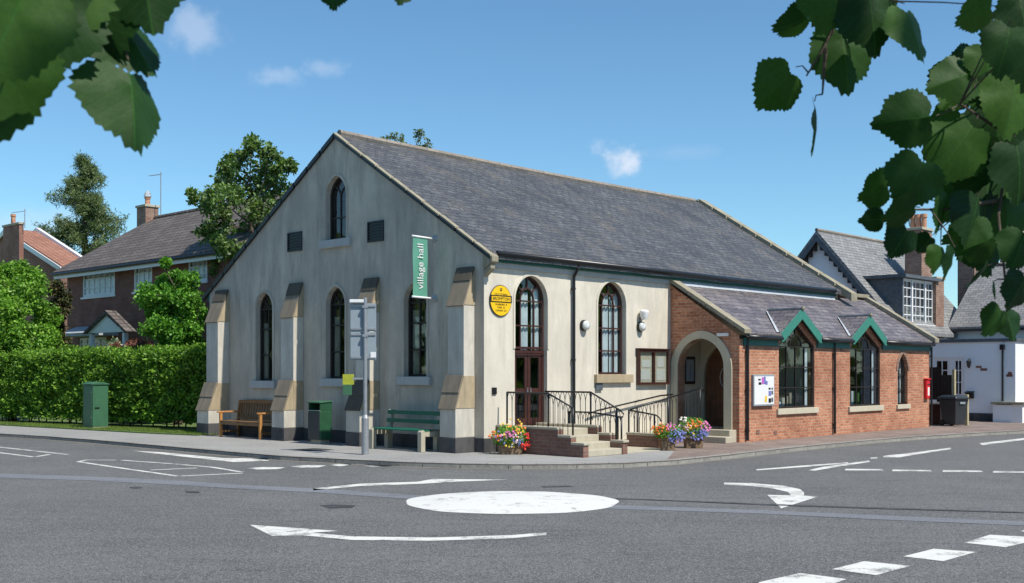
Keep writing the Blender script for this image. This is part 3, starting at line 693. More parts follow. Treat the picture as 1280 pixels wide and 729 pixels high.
for i in range(n-1):
    a, b, c, d = kerb[i], kerb[i+1], kin[i+1], kin[i]
    k.add([(a[0], a[1], RZ), (b[0], b[1], RZ), (b[0], b[1], .0), (a[0], a[1], .0), (d[0], d[1], .004), (c[0], c[1], .004)], [(0,1,2,3), (3,2,5,4)])
struct(k.build('kerb', M['kerb']))
# water channel dirt along the kerb
ko = offs(kerb, -.16); ch = MB()
for i in range(n-1): ch.add([(kerb[i][0], kerb[i][1], RZ+.004), (kerb[i+1][0], kerb[i+1][1], RZ+.004), (ko[i+1][0], ko[i+1][1], RZ+.004), (ko[i][0], ko[i][1], RZ+.004)], [(0,1,2,3)])
struct(ch.build('gutter_strip', asphalt('gutter_grit', (.16,.14,.11), (.22,.2,.16), sc=60)))
split = 13
back_l = [hw(-.002, -.002), (-2, 60), (-60, 75)]
pl_poly = kin[:split+1]+[(kin[split][0]+.6, kin[split][1]+3), hw(7, 5), (0, 70), (-60, 80)]
struct(sheet(pl_poly, 0, 'pavement', M['pave'], th=.08))
struct(sheet(kin[split:]+[(75, 90), (10, 90), hw(7, 5), (kin[split][0]+.6, kin[split][1]+3)], 0, 'paved_forecourt', M['pavers'], th=.08))
# grass verge
gv = [gnd(-60, 528.0), gnd(0, 532), gnd(100, 537.5), gnd(180, 542), gnd(247, 545)]
vg = gv+[hw(1, 11), (-8, 60), (-60, 70)]
verge = struct(sheet(vg, .035, 'grass_verge', M['grass'], th=.04))
# ---------------------------------------------------------------- painted markings, 4 mm over the asphalt
def mark(name, px, m='paint', dz=.004, z=RZ):
    return sheet([gnd(x, y, z+dz) for x, y in px], z+dz, name, M[m], road)
mark('tar_joint', [(-60, 588), (0, 592), (110, 595.5), (210, 600), (300, 606), (400, 611), (520, 619), (640, 626), (765, 631.5), (860, 634.5), (960, 638), (1100, 644), (1280, 652), (1340, 655), (1340, 660), (1280, 657), (1100, 649.5), (960, 642.5), (860, 639), (765, 636), (640, 630), (515, 624), (400, 616), (300, 611), (210, 605.5), (110, 600.5), (0, 597), (-60, 593)], 'tar')
mark('tar_crack', [(770, 622.5), (860, 626), (960, 630), (1100, 634.5), (1280, 640), (1280, 641.2), (1100, 636), (960, 631.5), (860, 627), (770, 623.5)], 'crack', .006)
mark('tar_patch', [(400, 632), (415, 630.5), (445, 632), (440, 634.5), (412, 635.5)], 'crack')
mark('tar_patch', [(162, 608.5), (178, 608.5), (176, 610.2), (164, 610)], 'crack', .007)
mark('tar_patch', [(232, 614), (248, 614), (250, 616), (235, 616)], 'crack', .007)
mark('tar_patch', [(676, 607.5), (712, 607), (717, 608.2), (680, 609.5)], 'crack')
# roundabout disc, slightly domed
cx, cy = gnd(640, 627.5, RZ); rr = 133*cy/F
nseg = 56; dm = MB(); vs = [(cx, cy, RZ+.055)]; fs = []
for q in range(1, 7):
    for s in range(nseg):
        a = 2*math.pi*s/nseg; rad = rr*q/6*(1+(.012*math.sin(5*a)+.008*math.sin(11*a+1))*(q == 6)); vs.append((cx+rad*math.cos(a), cy+rad*math.sin(a)*.93, RZ+.005+.05*(1-(q/6)**2)))
for s in range(nseg): fs.append((0, 1+s, 1+(s+1) % nseg))
for q in range(5):
    for s in range(nseg): fs.append((1+q*nseg+s, 1+(q+1)*nseg+s, 1+(q+1)*nseg+(s+1) % nseg, 1+q*nseg+(s+1) % nseg))
dm.add(vs, fs); dm.build('roundabout_disc', paint_mat('disc_paint', (.66,.65,.61), (.22,.22,.21), .56), road, smooth=True)
mark('arrow_marking', [(312, 656), (422, 663.7), (390, 666), (440, 670.5), (540, 672), (640, 669), (683, 665.3), (683, 668.6), (640, 672.8), (540, 676), (440, 675), (380, 669.3), (340, 670)])
mark('arrow_marking', [(391, 610.7), (450, 604.7), (522, 602.2), (541, 598.8), (635, 599.6), (575, 602), (522, 605), (450, 607.5), (392, 613)])
mark('arrow_marking', [(905, 603.4), (940, 604), (980, 607.3), (1000, 611.5), (1005, 615.5), (1005, 619.5), (1022, 621), (976.5, 635.5), (959, 618.6), (989, 619.3), (985, 615), (965, 610.5), (940, 607.5), (905, 606)])
for q in ([(1129, 695.5), (1167, 686), (1220, 690), (1179, 701.5)], [(1040, 711.5), (1080, 701.5), (1138, 707.5), (1095, 719)], [(948, 728), (1000, 716.3), (1059, 724), (1015, 738), (965, 744)], [(1206, 678.5), (1237, 668.5), (1282, 671), (1300, 674), (1257, 684)], [(1275, 664), (1300, 657), (1330, 660), (1300, 668)]):
    mark('dash_marking', q)
for x0, x1, y in ((1057, 1102, 587), (1116, 1162, 588), (1179, 1226, 588.8), (1242, 1300, 589.8)): mark('dash_marking', [(x0, y-1), (x1, y-.4), (x1+3, y+1.2), (x0-1, y+1)])
mark('line_marking', [(945, 586.8), (1000, 582.2), (1060, 578), (1060, 579.2), (1003, 584), (946, 588)])
mark('line_marking', [(1010, 587.8), (1030, 583.4), (1086, 575.8), (1088, 577.4), (1048, 583.5), (1018, 588.5)])
mark('line_marking', [(1088, 572.2), (1096, 571.6), (1097, 573), (1088, 573.6)])
mark('line_marking', [(1104, 569.8), (1130, 567.3), (1188, 559.7), (1189, 561.4), (1140, 569), (1125, 571.8), (1104, 571.6)])
mark('line_marking', [(1224, 554), (1300, 545.5), (1300, 547.5), (1228, 556.4)])
def stroke(pts, w, name='line_marking'):
    P = [gnd(x, y, RZ+.004) for x, y in pts]; a = offs(P, w/2); b = offs(P, -w/2)
    return sheet(a+b[::-1], RZ+.004, name, M['paint'], road)
stroke([(145, 575.2), (108, 575), (98, 577.2), (140, 583.5), (222, 595.2)], .10)
stroke([(152, 575.3), (212, 579.5), (265, 584), (303, 590.2)], .10)
stroke([(226, 595), (303, 591.5)], .10); stroke([(188, 587.6), (246, 585)], .10)
mark('line_marking', [(165, 563.6), (200, 565.2), (280, 572.8), (335, 573.2), (336, 576), (292, 577.6), (230, 571)])
stroke([(-20, 557.5), (0, 559), (85, 568.2)], .1); stroke([(-20, 563.5), (0, 566), (42, 571.2)], .1); stroke([(45, 571), (62, 568)], .1)
for x0, x1, y in ((310, 357, 585.3), (363, 408, 583), (412, 440, 581.2), (452, 500, 581.6)): mark('dash_marking', [(x0, y), (x0+20, y-1.5), (x1, y-1), (x1-10, y+1.2), (x0+12, y+1.6)])
gp = paint_mat('ghost_paint', (.26,.26,.25), (.13,.13,.128), .40); M['ghost'] = gp
0 and mark('worn_marking', [(790, 697), (860, 692), (960, 689), (1080, 688), (1085, 692), (980, 697), (880, 701), (800, 702)], 'ghost')
# a drain cover in the pavement
a = gnd(392, 562, .004); sheet([hw(*p) for p in ((wh(*a)[0]-.35, wh(*a)[1]-.35), (wh(*a)[0]+.3, wh(*a)[1]-.35), (wh(*a)[0]+.3, wh(*a)[1]+.35), (wh(*a)[0]-.35, wh(*a)[1]+.35))], .005, 'drain_cover', M['crack'])
struct(bpy.data.objects['drain_cover'])
# ================================================================ entrance steps, ramp and railings
es = hthing('entrance_steps', 'brick and concrete steps with stepped side walls up to the hall double door', 'steps', 1.0, -1.2)
PZ = .52
def stepwall(u0, u1, extra):
    to = lambda a, z, d: (d, a, z)
    pr = [(-.01, 0), (-2.42, 0), (-2.42, .29), (-2.1, .29), (-2.1, .43), (-1.75, .43), (-1.75, .58), (-.01, .58)]
    w = MB(); w.prism([(a, max(0, z-.05) if z else 0) for a, z in pr], to, u0, u1); w.build('side_wall', M['brick_dark'], es)
    c = MB()
    for (a, b, z) in ((-2.45, -2.1, .29), (-2.098, -1.75, .43), (-1.748, -.01, .58)): c.box(u0-.015, u1+.015, a, b, z-.049, z)
    c.build('coping', M['concrete'], es, bevel=.008)
stepwall(.36, .52, 0); stepwall(1.62, 1.78, 0)
s = MB(); s.box(.522, 1.618, -1.5, -.01, 0, PZ); s.build('landing', M['concrete'], es, bevel=.01)
for q, (v, z) in enumerate(((-1.8, .39), (-2.1, .26), (-2.4, .13))): MB().box(.522, 1.618, v, v+.298, 0, z).build('step', M['concrete'], es, bevel=.012)
rp = hthing('access_ramp', 'concrete ramp with low brick edge walls rising to the porch', 'ramp', 4.5, -.6)
r = MB(); r.prism([(2.7, 0), (UE0-.31, 0), (UE0-.31, .28), (6.0, .28), (3.4, .03), (2.7, .03)], lambda a, z, d: (a, d, z), -1.0, -.03); r.build('ramp_slab', M['concrete'], rp)
r = MB(); r.prism([(3.75, 0), (UE0-.63, 0), (UE0-.63, .42), (6.0, .38), (3.75, .16)], lambda a, z, d: (a, d, z), -1.14, -1.003); r.build('edge_wall', M['brick_dark'], rp)
r = MB(); r.box(3.58, 3.74, -1.88, -1.003, 0, .27); r.build('edge_wall', M['brick_dark'], rp)
r = MB(); r.box(3.565, 3.755, -1.90, -.99, .272, .33); r.build('coping', M['concrete'], rp, bevel=.008)
r = MB(); r.box(3.56, 3.76, -2.06, -1.902, 0, .335); r.build('end_pier', M['brick_red'], rp)
r = MB(); r.box(1.785, 3.57, -2.3, -1.0, .001, .012); r.build('path', M['concrete'], rp)
def rail(label, pts, base, posts, n_sp=.15, group='black iron railings by the hall steps', curl=None, arches=True):
    # pts: (u, v, z) polyline of the top rail; base(u, v) gives the foot height; posts: list of parameter points
    a = pts[0]; t = hthing('iron_railing', label, 'railing', a[0], a[1], group=group)
    tr = MB(); tr.tube(pts, .019, 8)
    if curl: tr.tube([pts[-1]]+curl, .017, 8)
    tr.build('top_rail', M['iron'], t, smooth=True)
    for p in posts:
        MB().tube([(p[0], p[1], base(p[0], p[1])), p], .02, 8).build('post', M['iron'], t, smooth=True)
    bal = MB()
    for p, q in zip(pts, pts[1:]):
        P, Q = Vector(p), Vector(q); L = (Q-P).length; n = max(1, round(L/n_sp))
        if L < .3 or not arches: continue
        prev = None
        for i in range(n+1):
            c = P.lerp(Q, i/n); d = (Q-P).normalized(); dn = .17
            if 0 < i < n:
                bal.tube([(c.x, c.y, base(c.x, c.y)+.0), (c.x, c.y, c.z-dn)], .008, 5)
            if i < n:
                e = P.lerp(Q, (i+1)/n); arc = []
                for k in range(7):
                    s = k/6; m_ = c.lerp(e, s); h = math.sin(math.pi*s)**.6; arc.append((m_.x, m_.y, m_.z-dn*(1-h)-.008))
                bal.tube(arc, .007, 5, cap=False)
    if arches: bal.build('balusters', M['iron'], t)
    return t
bs = lambda u, v: .29 if v < -2.1 else (.43 if v < -1.75 else .58)
ul = .44; ur = 1.70
rail('black iron railing down the left side of the hall steps', [(ul, -.25, 1.27), (ul, -1.42, 1.26), (ul, -2.08, .98)], bs, [(ul, -.25, 1.27), (ul, -1.42, 1.26), (ul, -2.08, .98)])
rail('black iron railing down the right side of the hall steps', [(ur, -.2, 1.27), (ur, -1.5, 1.27), (ur, -2.3, .9)], bs, [(ur, -2.2, .94), (ur, -1.5, 1.27)], curl=[(ur, -2.38, .83), (ur, -2.36, .77), (ur, -2.3, .76)])
b0 = lambda u, v: .012
rail('low black iron railing standing across the foot of the ramp', [(2.6, -.12, .80), (2.6, -.8, .80), (2.6, -1.62, .72)], b0, [(2.6, -.12, .8), (2.6, -1.62, .72), (2.6, -1.52, .73)])
rail('short black iron railing on the low wall beside the flower troughs', [(3.66, -1.0, .83), (3.66, -1.75, .74)], lambda u, v: .33, [(3.66, -1.0, .83), (3.66, -1.72, .74)], curl=[(3.66, -1.86, .68), (3.66, -1.9, .6)])
rail('long black iron railing rising along the ramp into the porch arch', [(3.66, -1.06, .85), (6.45, -1.06, 1.30)], lambda u, v: .16+(u-3.7)*.09, [(3.9, -1.06, .87), (6.42, -1.06, 1.29), (5.1, -1.06, 1.08)], curl=[(6.55, -1.06, 1.27), (6.56, -1.06, 1.2)])
t = hthing('wall_handrail', 'plain black handrail fixed along the cream wall above the ramp', 'handrail', 3.6, -.1)
h = MB(); h.tube([(3.3, -.11, .73), (3.62, -.11, .80), (6.1, -.11, 1.11), (6.6, -.11, 1.13)], .02, 8)
for u in (3.9, 5.2, 6.4): h.tube([(u, -.005, .72+(u-3.3)*.125), (u, -.09, .74+(u-3.3)*.125), (u, -.11, .79+(u-3.3)*.125)], .01, 5)
h.build('rail_tube', M['iron'], t)
# ================================================================ lettering
def text(body, size, m, parent, matx, name='lettering', ext=.002, sx=1.0, align='CENTER'):
    c = bpy.data.curves.new('t', 'FONT'); c.body = body; c.size = size; c.extrude = ext; c.align_x = align; c.align_y = 'CENTER'
    to = bpy.data.objects.new('t', c); COL.objects.link(to); bpy.context.view_layer.update()
    me = bpy.data.meshes.new_from_object(to.evaluated_get(bpy.context.evaluated_depsgraph_get())); bpy.data.objects.remove(to)
    o = bpy.data.objects.new(name, me); COL.objects.link(o); me.transform(matx @ Matrix.Diagonal((sx, 1, 1, 1))); me.materials.clear(); me.materials.append(m); o.parent = parent; ORG[o] = ORG.get(parent, (0,0,0)); return o
def faceV(u, v, z, org): return Matrix.Translation((u-org[0], v-org[1], z-org[2])) @ Matrix.Rotation(R(90), 4, 'X')   # readable from -v
# yellow oval sign
us, zs_ = V0(624.8, 376); rad = .335
t = hthing('village_sign', 'round yellow enamel sign with black band on the cream hall wall', 'sign', us, 0, zs_)
og = ORG[t]
MB().lathe([(rad*.98, -.012), (rad, -.018), (rad, -.028), (rad*.985, -.032)], (us, 0, zs_), 48, 'y').build('sign_edge', M['blackp'], t)
MB().lathe([(rad*.955, -.033), (rad*.955, -.036)], (us, 0, zs_), 48, 'y').build('sign_face', M['yellow'], t)
f = MB(); zb = zs_+.035
f.box(us-rad*.985, us+rad*.985, -.0395, -.0365, zb-.077, zb+.077); f.build('band', M['blackp'], t)
MB().box(us-rad*.86, us+rad*.86, -.042, -.04, zb-.052, zb+.052).build('band_panel', M['yellow'], t)
for s, y, sz, sx in (('OLD TOWN', .125, .07, 1), ('BROMPTON', .035, .095, 1.0), ('SCARBORO  8', -.085, .055, 1), ('YORK  32', -.15, .055, 1), ('LONDON  219', -.215, .05, 1)):
    text(s, sz, M['blackp'], t, faceV(us, -.044 if s == 'BROMPTON' else -.038, zs_+y, og), sx=sx)
MB().lathe([(.035, -.037), (.035, -.041)], (us, 0, zs_+.235), 16, 'y').build('emblem', M['blackp'], t); text('AA', .05, M['yellow'], t, faceV(us, -.043, zs_+.235, og))
# projecting banner
vb, zt = onU(0, 543.5, 299); zbn = onU(0, 543.5, 373.5)[1]
t = hthing('hall_banner', 'narrow green cloth banner with white lettering hung between two poles on the gable', 'banner', 0, vb, zbn)
og = ORG[t]
for z in (zt, zbn):
    MB().lathe([(.085, -.002), (.085, -.012), (.03, -.03)], (0, vb, z), 16, 'x').build('wall_plate', M['metal'], t)
    MB().tube([(-.01, vb, z), (-.66, vb, z+.015)], .024, 8).build('pole', M['white'], t, smooth=True)
bm_ = MB(); n = 14; vs = []
for i in range(n+1):
    for j in range(9):
        uu = -.22-.42*j/8; z = zbn+.0+(zt-zbn)*i/n; vs.append((uu, vb+.012*math.sin(j*1.1+i*.5)*math.sin(math.pi*i/n)-.002, z))
bm_.add(vs, [(i*9+j, i*9+j+1, i*9+j+10, i*9+j+9) for i in range(n) for j in range(8)])
bm_.build('banner_cloth', M['banner'], t, smooth=True)
mm = Matrix.Translation((-.43-og[0], vb-.018-og[1], (zt+zbn)/2+.03-og[2])) @ Matrix.Rotation(R(90), 4, 'X') @ Matrix.Rotation(R(90), 4, 'Z')
text('village hall', .245, M['white'], t, mm, ext=.001)
# wall lamps and floodlight
def bulkhead(px, py, label):
    u, z = V0(px, py); t = hthing('wall_lamp', label, 'wall lamp', u, 0, z, 'round bulkhead lamps on the cream wall')
    MB().lathe([(.13, -.002), (.13, -.05), (.12, -.065)], (u, 0, z), 24, 'y').build('lamp_base', M['black'], t, smooth=False)
    MB().lathe([(.112, -.066), (.112, -.10), (.095, -.13), (.05, -.145), (.0, -.148)], (u, 0, z), 24, 'y').build('lamp_glass', plain('lamp_glass', (.6,.62,.6), .25), t, smooth=True)
bulkhead(729, 407, 'round grey bulkhead lamp between the drainpipe and the arched window'); bulkhead(799.5, 408.5, 'round grey bulkhead lamp below the white floodlight')
u, z = V0(799.5, 394); t = hthing('floodlight', 'white floodlight with conical shade above the bulkhead lamp', 'floodlight', u, 0, z)
MB().tube([(u, -.003, z-.08), (u, -.12, z-.1)], .02, 8).build('bracket', M['black'], t)
MB().lathe([(.07, -.11), (.09, -.05), (.115, .06), (.11, .1), (.06, .125)], (u, -.14, z), 16).build('shade', M['white'], t, smooth=False)
# notice board on the cream wall
u0, z1 = V0(795, 437.5); u1, z0 = V0(833, 481); z0 = z1-(z1-z0)
zc = V0(814, 459)[1]; hh = .5*(V0(814, 437.6)[1]-V0(814, 481)[1]); z0, z1 = zc-hh, zc+hh
t = hthing('notice_board', 'brown framed double notice board on the cream wall right of the arched window', 'notice board', (u0+u1)/2, 0, zc)
f = MB(); o = [(u0, z0), (u1, z0), (u1, z1), (u0, z1)]; ring(f, o, inset(o, .055), gV, -.1, -.002); um = (u0+u1)/2; f.box(um-.03, um+.03, -.098, -.01, z0+.04, z1-.04); f.box(u0-.03, u1+.03, -.13, -.002, z1+.001, z1+.03)
f.build('frame', M['frame_brown'], t); MB().box(u0+.04, u1-.04, -.03, -.005, z0+.04, z1-.04).build('cork_panel', M['cork'], t)
for (a, b, c, d, rr_) in ((.12, .14, .3, .3, 0), (.16, .5, .28, .2, .1), (.63, .12, .28, .32, 0), (.66, .5, .22, .3, 0)):
    w_ = u1-u0; h_ = z1-z0; MB().box(u0+w_*a, u0+w_*(a+c), -.036, -.032, z0+h_*b, z0+h_*(b+d)).build('notice', M['paper'], t)
for s in (0, 1): MB().box(u0+.05+s*(um-u0-.02), um-.03+s*(u1-um-.02), -.082, -.078, z0+.05, z1-.05).build('pane', M['glass2'], t)
# poster board on the red brick wall
u0 = X0(939)[0]; u1 = X0(965)[0]; zc = X0(952, 488)[1]; hh = .5*(X0(952, 468.5)[1]-X0(952, 507.5)[1])
t = hthing('poster_board', 'white poster case with small coloured notices on the red brick wall', 'notice board', (u0+u1)/2, VE, zc)
MB().box(u0, u1, VE-.07, VE-.002, zc-hh, zc+hh).build('case', M['sign_back'], t, bevel=.01)
MB().box(u0+.03, u1-.03, VE-.075, VE-.0705, zc-hh+.04, zc+hh-.04).build('backing', M['white'], t)
W2 = u1-u0; H2 = 2*hh
for (a, b, w_, h_, m_) in ((.2, .82, .12, .05, 'black'), (.22, .68, .13, .08, 'black'), (.37, .7, .1, .22, 'f_purple'), (.48, .7, .08, .24, 'f_blue'), (.55, .68, .1, .12, 'f_blue'), (.7, .52, .1, .06, 'black'), (.84, .52, .08, .06, 'lead_dark'), (.7, .32, .12, .16, 'f_blue'), (.84, .36, .08, .12, 'lead_dark'), (.52, .12, .1, .2, 'f_yellowf'), (.7, .1, .12, .14, 'black'), (.84, .12, .08, .14, 'lead_dark')):
    MB().box(u0+W2*a, u0+W2*(a+w_), VE-.079, VE-.0755, zc-hh+H2*b, zc-hh+H2*(b+h_)).build('notice', M[m_], t)
# poster frame inside the porch
u0, zt_ = onV(-.03, 854.5, 446); u1, zb_ = onV(-.03, 868, 480)
t = hthing('porch_poster', 'dark framed poster on the left wall inside the porch', 'poster', (u0+u1)/2, -.03, (zt_+zb_)/2)
MB().box(u0, u1, -.06, -.032, zb_, zt_).build('frame', M['frame_dark'], t, bevel=.01); MB().box(u0+.07, u1-.07, -.066, -.0605, zb_+.07, zt_-.07).build('poster', M['sign_back'], t)
MB().box(u0+.25, u1-.25, -.07, -.0665, zb_+.15, zb_+.5).build('poster_figure', M['lead_dark'], t)
# post box at the end of the brick wall
u, zc = X0(1156.7, 486.5); hh = .29
t = hthing('post_box', 'small red wall post box near the far end of the red brick wall', 'post box', u, VE, zc)
MB().box(u-.13, u+.13, VE-.1, VE-.002, zc-hh, zc+hh).build('box_body', M['red'], t, bevel=.025)
MB().box(u-.14, u+.14, VE-.13, VE-.002, zc+hh+.001, zc+hh+.04).build('hood', M['red'], t, bevel=.01)
MB().box(u-.09, u+.09, VE-.108, VE-.101, zc+.13, zc+.16).build('slot', M['black'], t); MB().box(u-.06, u+.06, VE-.106, VE-.101, zc-.2, zc+.06).build('collection_plate', M['paper'], t)
# ================================================================ benches, litter bin, cabinet, sign pole
vL = onU(-.6, 277)[0]; vR = onU(-.6, 326.5)[0]
t = hthing('wooden_bench', 'orange teak bench with armrests between the first two buttresses', 'bench', -.35, (vL+vR)/2)
print('BENCH', vL, vR)
y0, y1 = min(vL, vR), max(vL, vR)
for v in (y0, y1):
    MB().box(-.66, -.59, v-.035, v+.035, 0, .63).build('leg', M['wood'], t, bevel=.008)
    MB().prism([(-.12, 0), (-.05, 0), (-.07, .45), (-.0, .95), (-.06, .95), (-.13, .45)], lambda a, z, d: (a, d, z), v-.035, v+.035).build('leg', M['wood_dark'], t, bevel=.008)
    MB().box(-.72, -.04, v-.045, v+.045, .631, .675).build('armrest', M['wood'], t, bevel=.012)
    MB().box(-.59, -.12, v-.02, v+.02, .12, .17).build('stretcher', M['wood_dark'], t)
s = MB()
for k in range(6): s.box(-.66+k*.095, -.585+k*.095, y0+.04, y1-.04, .41+.006*math.cos(k), .435)
s.box(-.655, -.62, y0+.036, y1-.036, .33, .405); s.build('seat', M['wood_dark'], t, bevel=.005)
b = MB(); n = 15
for k in range(n):
    v = y0+.08+(y1-y0-.16)*k/(n-1); b.prism([(-.095, .5), (-.075, .5), (-.03, .89), (-.05, .89)], lambda a, z, d: (a, d, z), v-.028, v+.028)
b.build('back_slats', M['wood_dark'], t)
b = MB(); pts = [y0+.036+(y1-y0-.072)*i/16 for i in range(17)]
top = [(p, .93+.05*math.sin(math.pi*i/16)**.5) for i, p in enumerate(pts)]
b.prism([(pts[0], .88)]+[(pts[-1], .88)]+top[::-1], lambda a, z, d: (d, a, z), -.07, -.02); b.box(-.11, -.07, y0+.036, y1-.036, .46, .52)
b.build('backrest', M['wood_dark'], t, bevel=.006)
vL = onU(-.75, 468)[0]; vR = onU(-.75, 529)[0]; y0, y1 = min(vL, vR), max(vL, vR)
print('BENCH2', y0, y1)
t = hthing('green_bench', 'low green slatted bench with concrete ends between the last two buttresses', 'bench', -.5, (y0+y1)/2)
for v in (y0, y1):
    e = MB(); e.prism([(-.86, 0), (-.74, 0), (-.74, .32), (-.42, .32), (-.42, 0), (-.28, 0), (-.26, .42), (-.2, .86), (-.3, .86), (-.36, .43), (-.74, .43), (-.8, .47), (-.86, .43)], lambda a, z, d: (a, d, z), v-.06, v+.06)
    e.build('end_frame', M['concrete'], t, bevel=.015)
s = MB()
for k in range(4): s.box(-.82+k*.12, -.72+k*.12, y0-.05, y1+.05, .432, .465)
s.build('seat', M['bench_green'], t, bevel=.006)
for z, x in ((.58, -.36), (.76, -.33)): MB().box(x, x+.03, y0-.05, y1+.05, z, z+.085).build('back_slat', M['bench_green'], t, bevel=.005)
# litter bin
v1 = onU(-.75, 385)[0]; v0 = onU(-.75, 400)[0]
t = hthing('litter_bin', 'green and black litter bin in front of the gable left of the sign pole', 'litter bin', -.5, (v0+v1)/2)
b = MB(); b.box(-.75, -.4, v0, v1, .1, .78); b.build('bin_body', M['bin_green'], t, bevel=.02)
b = MB(); b.box(-.765, -.751, v0+.02, v1-.02, .1, .74); b.build('front_panel', M['bin_black'], t)
b = MB(); b.prism([(-.74, .781), (-.4, .781), (-.4, .985), (-.74, .96)], lambda a, z, d: (a, d, z), v0, v0+.03); b.prism([(-.74, .781), (-.4, .781), (-.4, .985), (-.74, .96)], lambda a, z, d: (a, d, z), v1-.03, v1)
b.box(-.43, -.4, v0+.031, v1-.031, .781, .985); b.build('hood_side', M['bin_green'], t)
b = MB(); b.prism([(-.78, .965), (-.38, .99), (-.38, 1.02), (-.78, .995)], lambda a, z, d: (a, d, z), v0-.02, v1+.02); b.build('hood', M['cab_green'], t, bevel=.01)
MB().box(-.77, -.74, v0, v1, .78, .80).build('aperture_lip', M['metal'], t)
MB().box(-.7, -.45, v0+.05, v1-.05, .0, .1).build('foot', M['concrete'], t)
# telecom cabinet
x, y = gnd(116, 537.5); u, v = wh(x, y)
t = hthing('telecom_cabinet', 'dark green street cabinet standing on the verge before the hedge', 'street cabinet', u+.2, v+.35)
wv = .62; wu = .48
MB().box(u, u+wu, v, v+wv, .0, .08).build('base', M['concrete'], t)
MB().box(u, u+wu, v, v+wv, .081, 1.32).build('body', M['cab_green'], t, bevel=.012)
MB().prism([(-.03, 1.322), (wu+.03, 1.322), (wu+.03, 1.35), (wu*.6, 1.41), (wu*.3, 1.41), (-.03, 1.35)], lambda a, z, d: (u+a, d, z), v-.03, v+wv+.03).build('lid', M['cab_green'], t, bevel=.008)
dr_ = MB(); dr_.box(u-.012, u-.001, v+.04, v+wv-.04, .12, 1.28); dd = dr_.build('door', M['cab_green'], t, bevel=.006)
for z in (.36, 1.1): MB().lathe([(.018, -.02), (.018, -.012)], (u, v+.08, z), 10, 'x').build('lock', M['metal'], dd)
MB().box(u+.06, u+.2, v-.012, v-.001, .62, .66).build('vent', M['black'], t)
# sign pole with the backs of two sign plates
x, y = gnd(456.5, 568.5)
t = thing('sign_pole', 'grey steel pole carrying a road sign seen from behind', 'sign pole', (x, y, 0), R(4))
MB().lathe([(.075, 0), (.075, .75), (.045, .82)], (0,0,0), 14).build('pole_base', M['metal'], t, smooth=False)
hz_ = H+(HY-373)/F*y
MB().lathe([(.042, .8), (.042, hz_), (.03, hz_+.01)], (0,0,0), 12).build('pole', M['metal'], t, smooth=False)
pz = lambda py: H+(HY-py)/F*y; pxm = lambda px: (px-456.5)/F*y
for (ya, yb) in ((379, 414), (415, 450)):
    z1, z0 = pz(ya), pz(yb); w0, w1 = pxm(438), pxm(470)
    sg = MB(); sg.box(w0, w1, .05, .056, z0, z1); so = sg.build('sign_plate', M['sign_back'], t, bevel=.002)
    ch_ = MB()
    for z in (z0+.05, z1-.05): ch_.box(w0+.01, w1-.01, .03, .0495, z-.02, z+.02)
    ch_.box(-.055, .055, -.05, .0295, z1-.1, z1-.05); ch_.build('clamp', M['metal'], so)
MB().box(pxm(463), pxm(470), .027, .029, pz(447), pz(440)).build('sticker', M['white'], t)
l = MB(); l.box(pxm(437), pxm(455), -.03, .09, pz(378.5), pz(374.5)); l.build('sign_lamp', M['white'], t, bevel=.01)
for (xa, ya, xb, yb, m_) in ((428.5, 468, 442.5, 481, 'f_yellowf'), (429, 481.3, 440, 494, 'bench_green')):
    MB().box(pxm(xa), pxm(xb), -.01, .01, pz(yb), pz(ya)).build('bus_stop_flag' if m_ == 'f_yellowf' else 'timetable', plain('flag_lime', (.36,.39,.03), .5) if m_ == 'f_yellowf' else M['cab_green'], t, bevel=.004)
MB().box(pxm(441), pxm(455), -.012, .012, pz(474.5), pz(472)).build('flag_bracket', M['metal'], t)
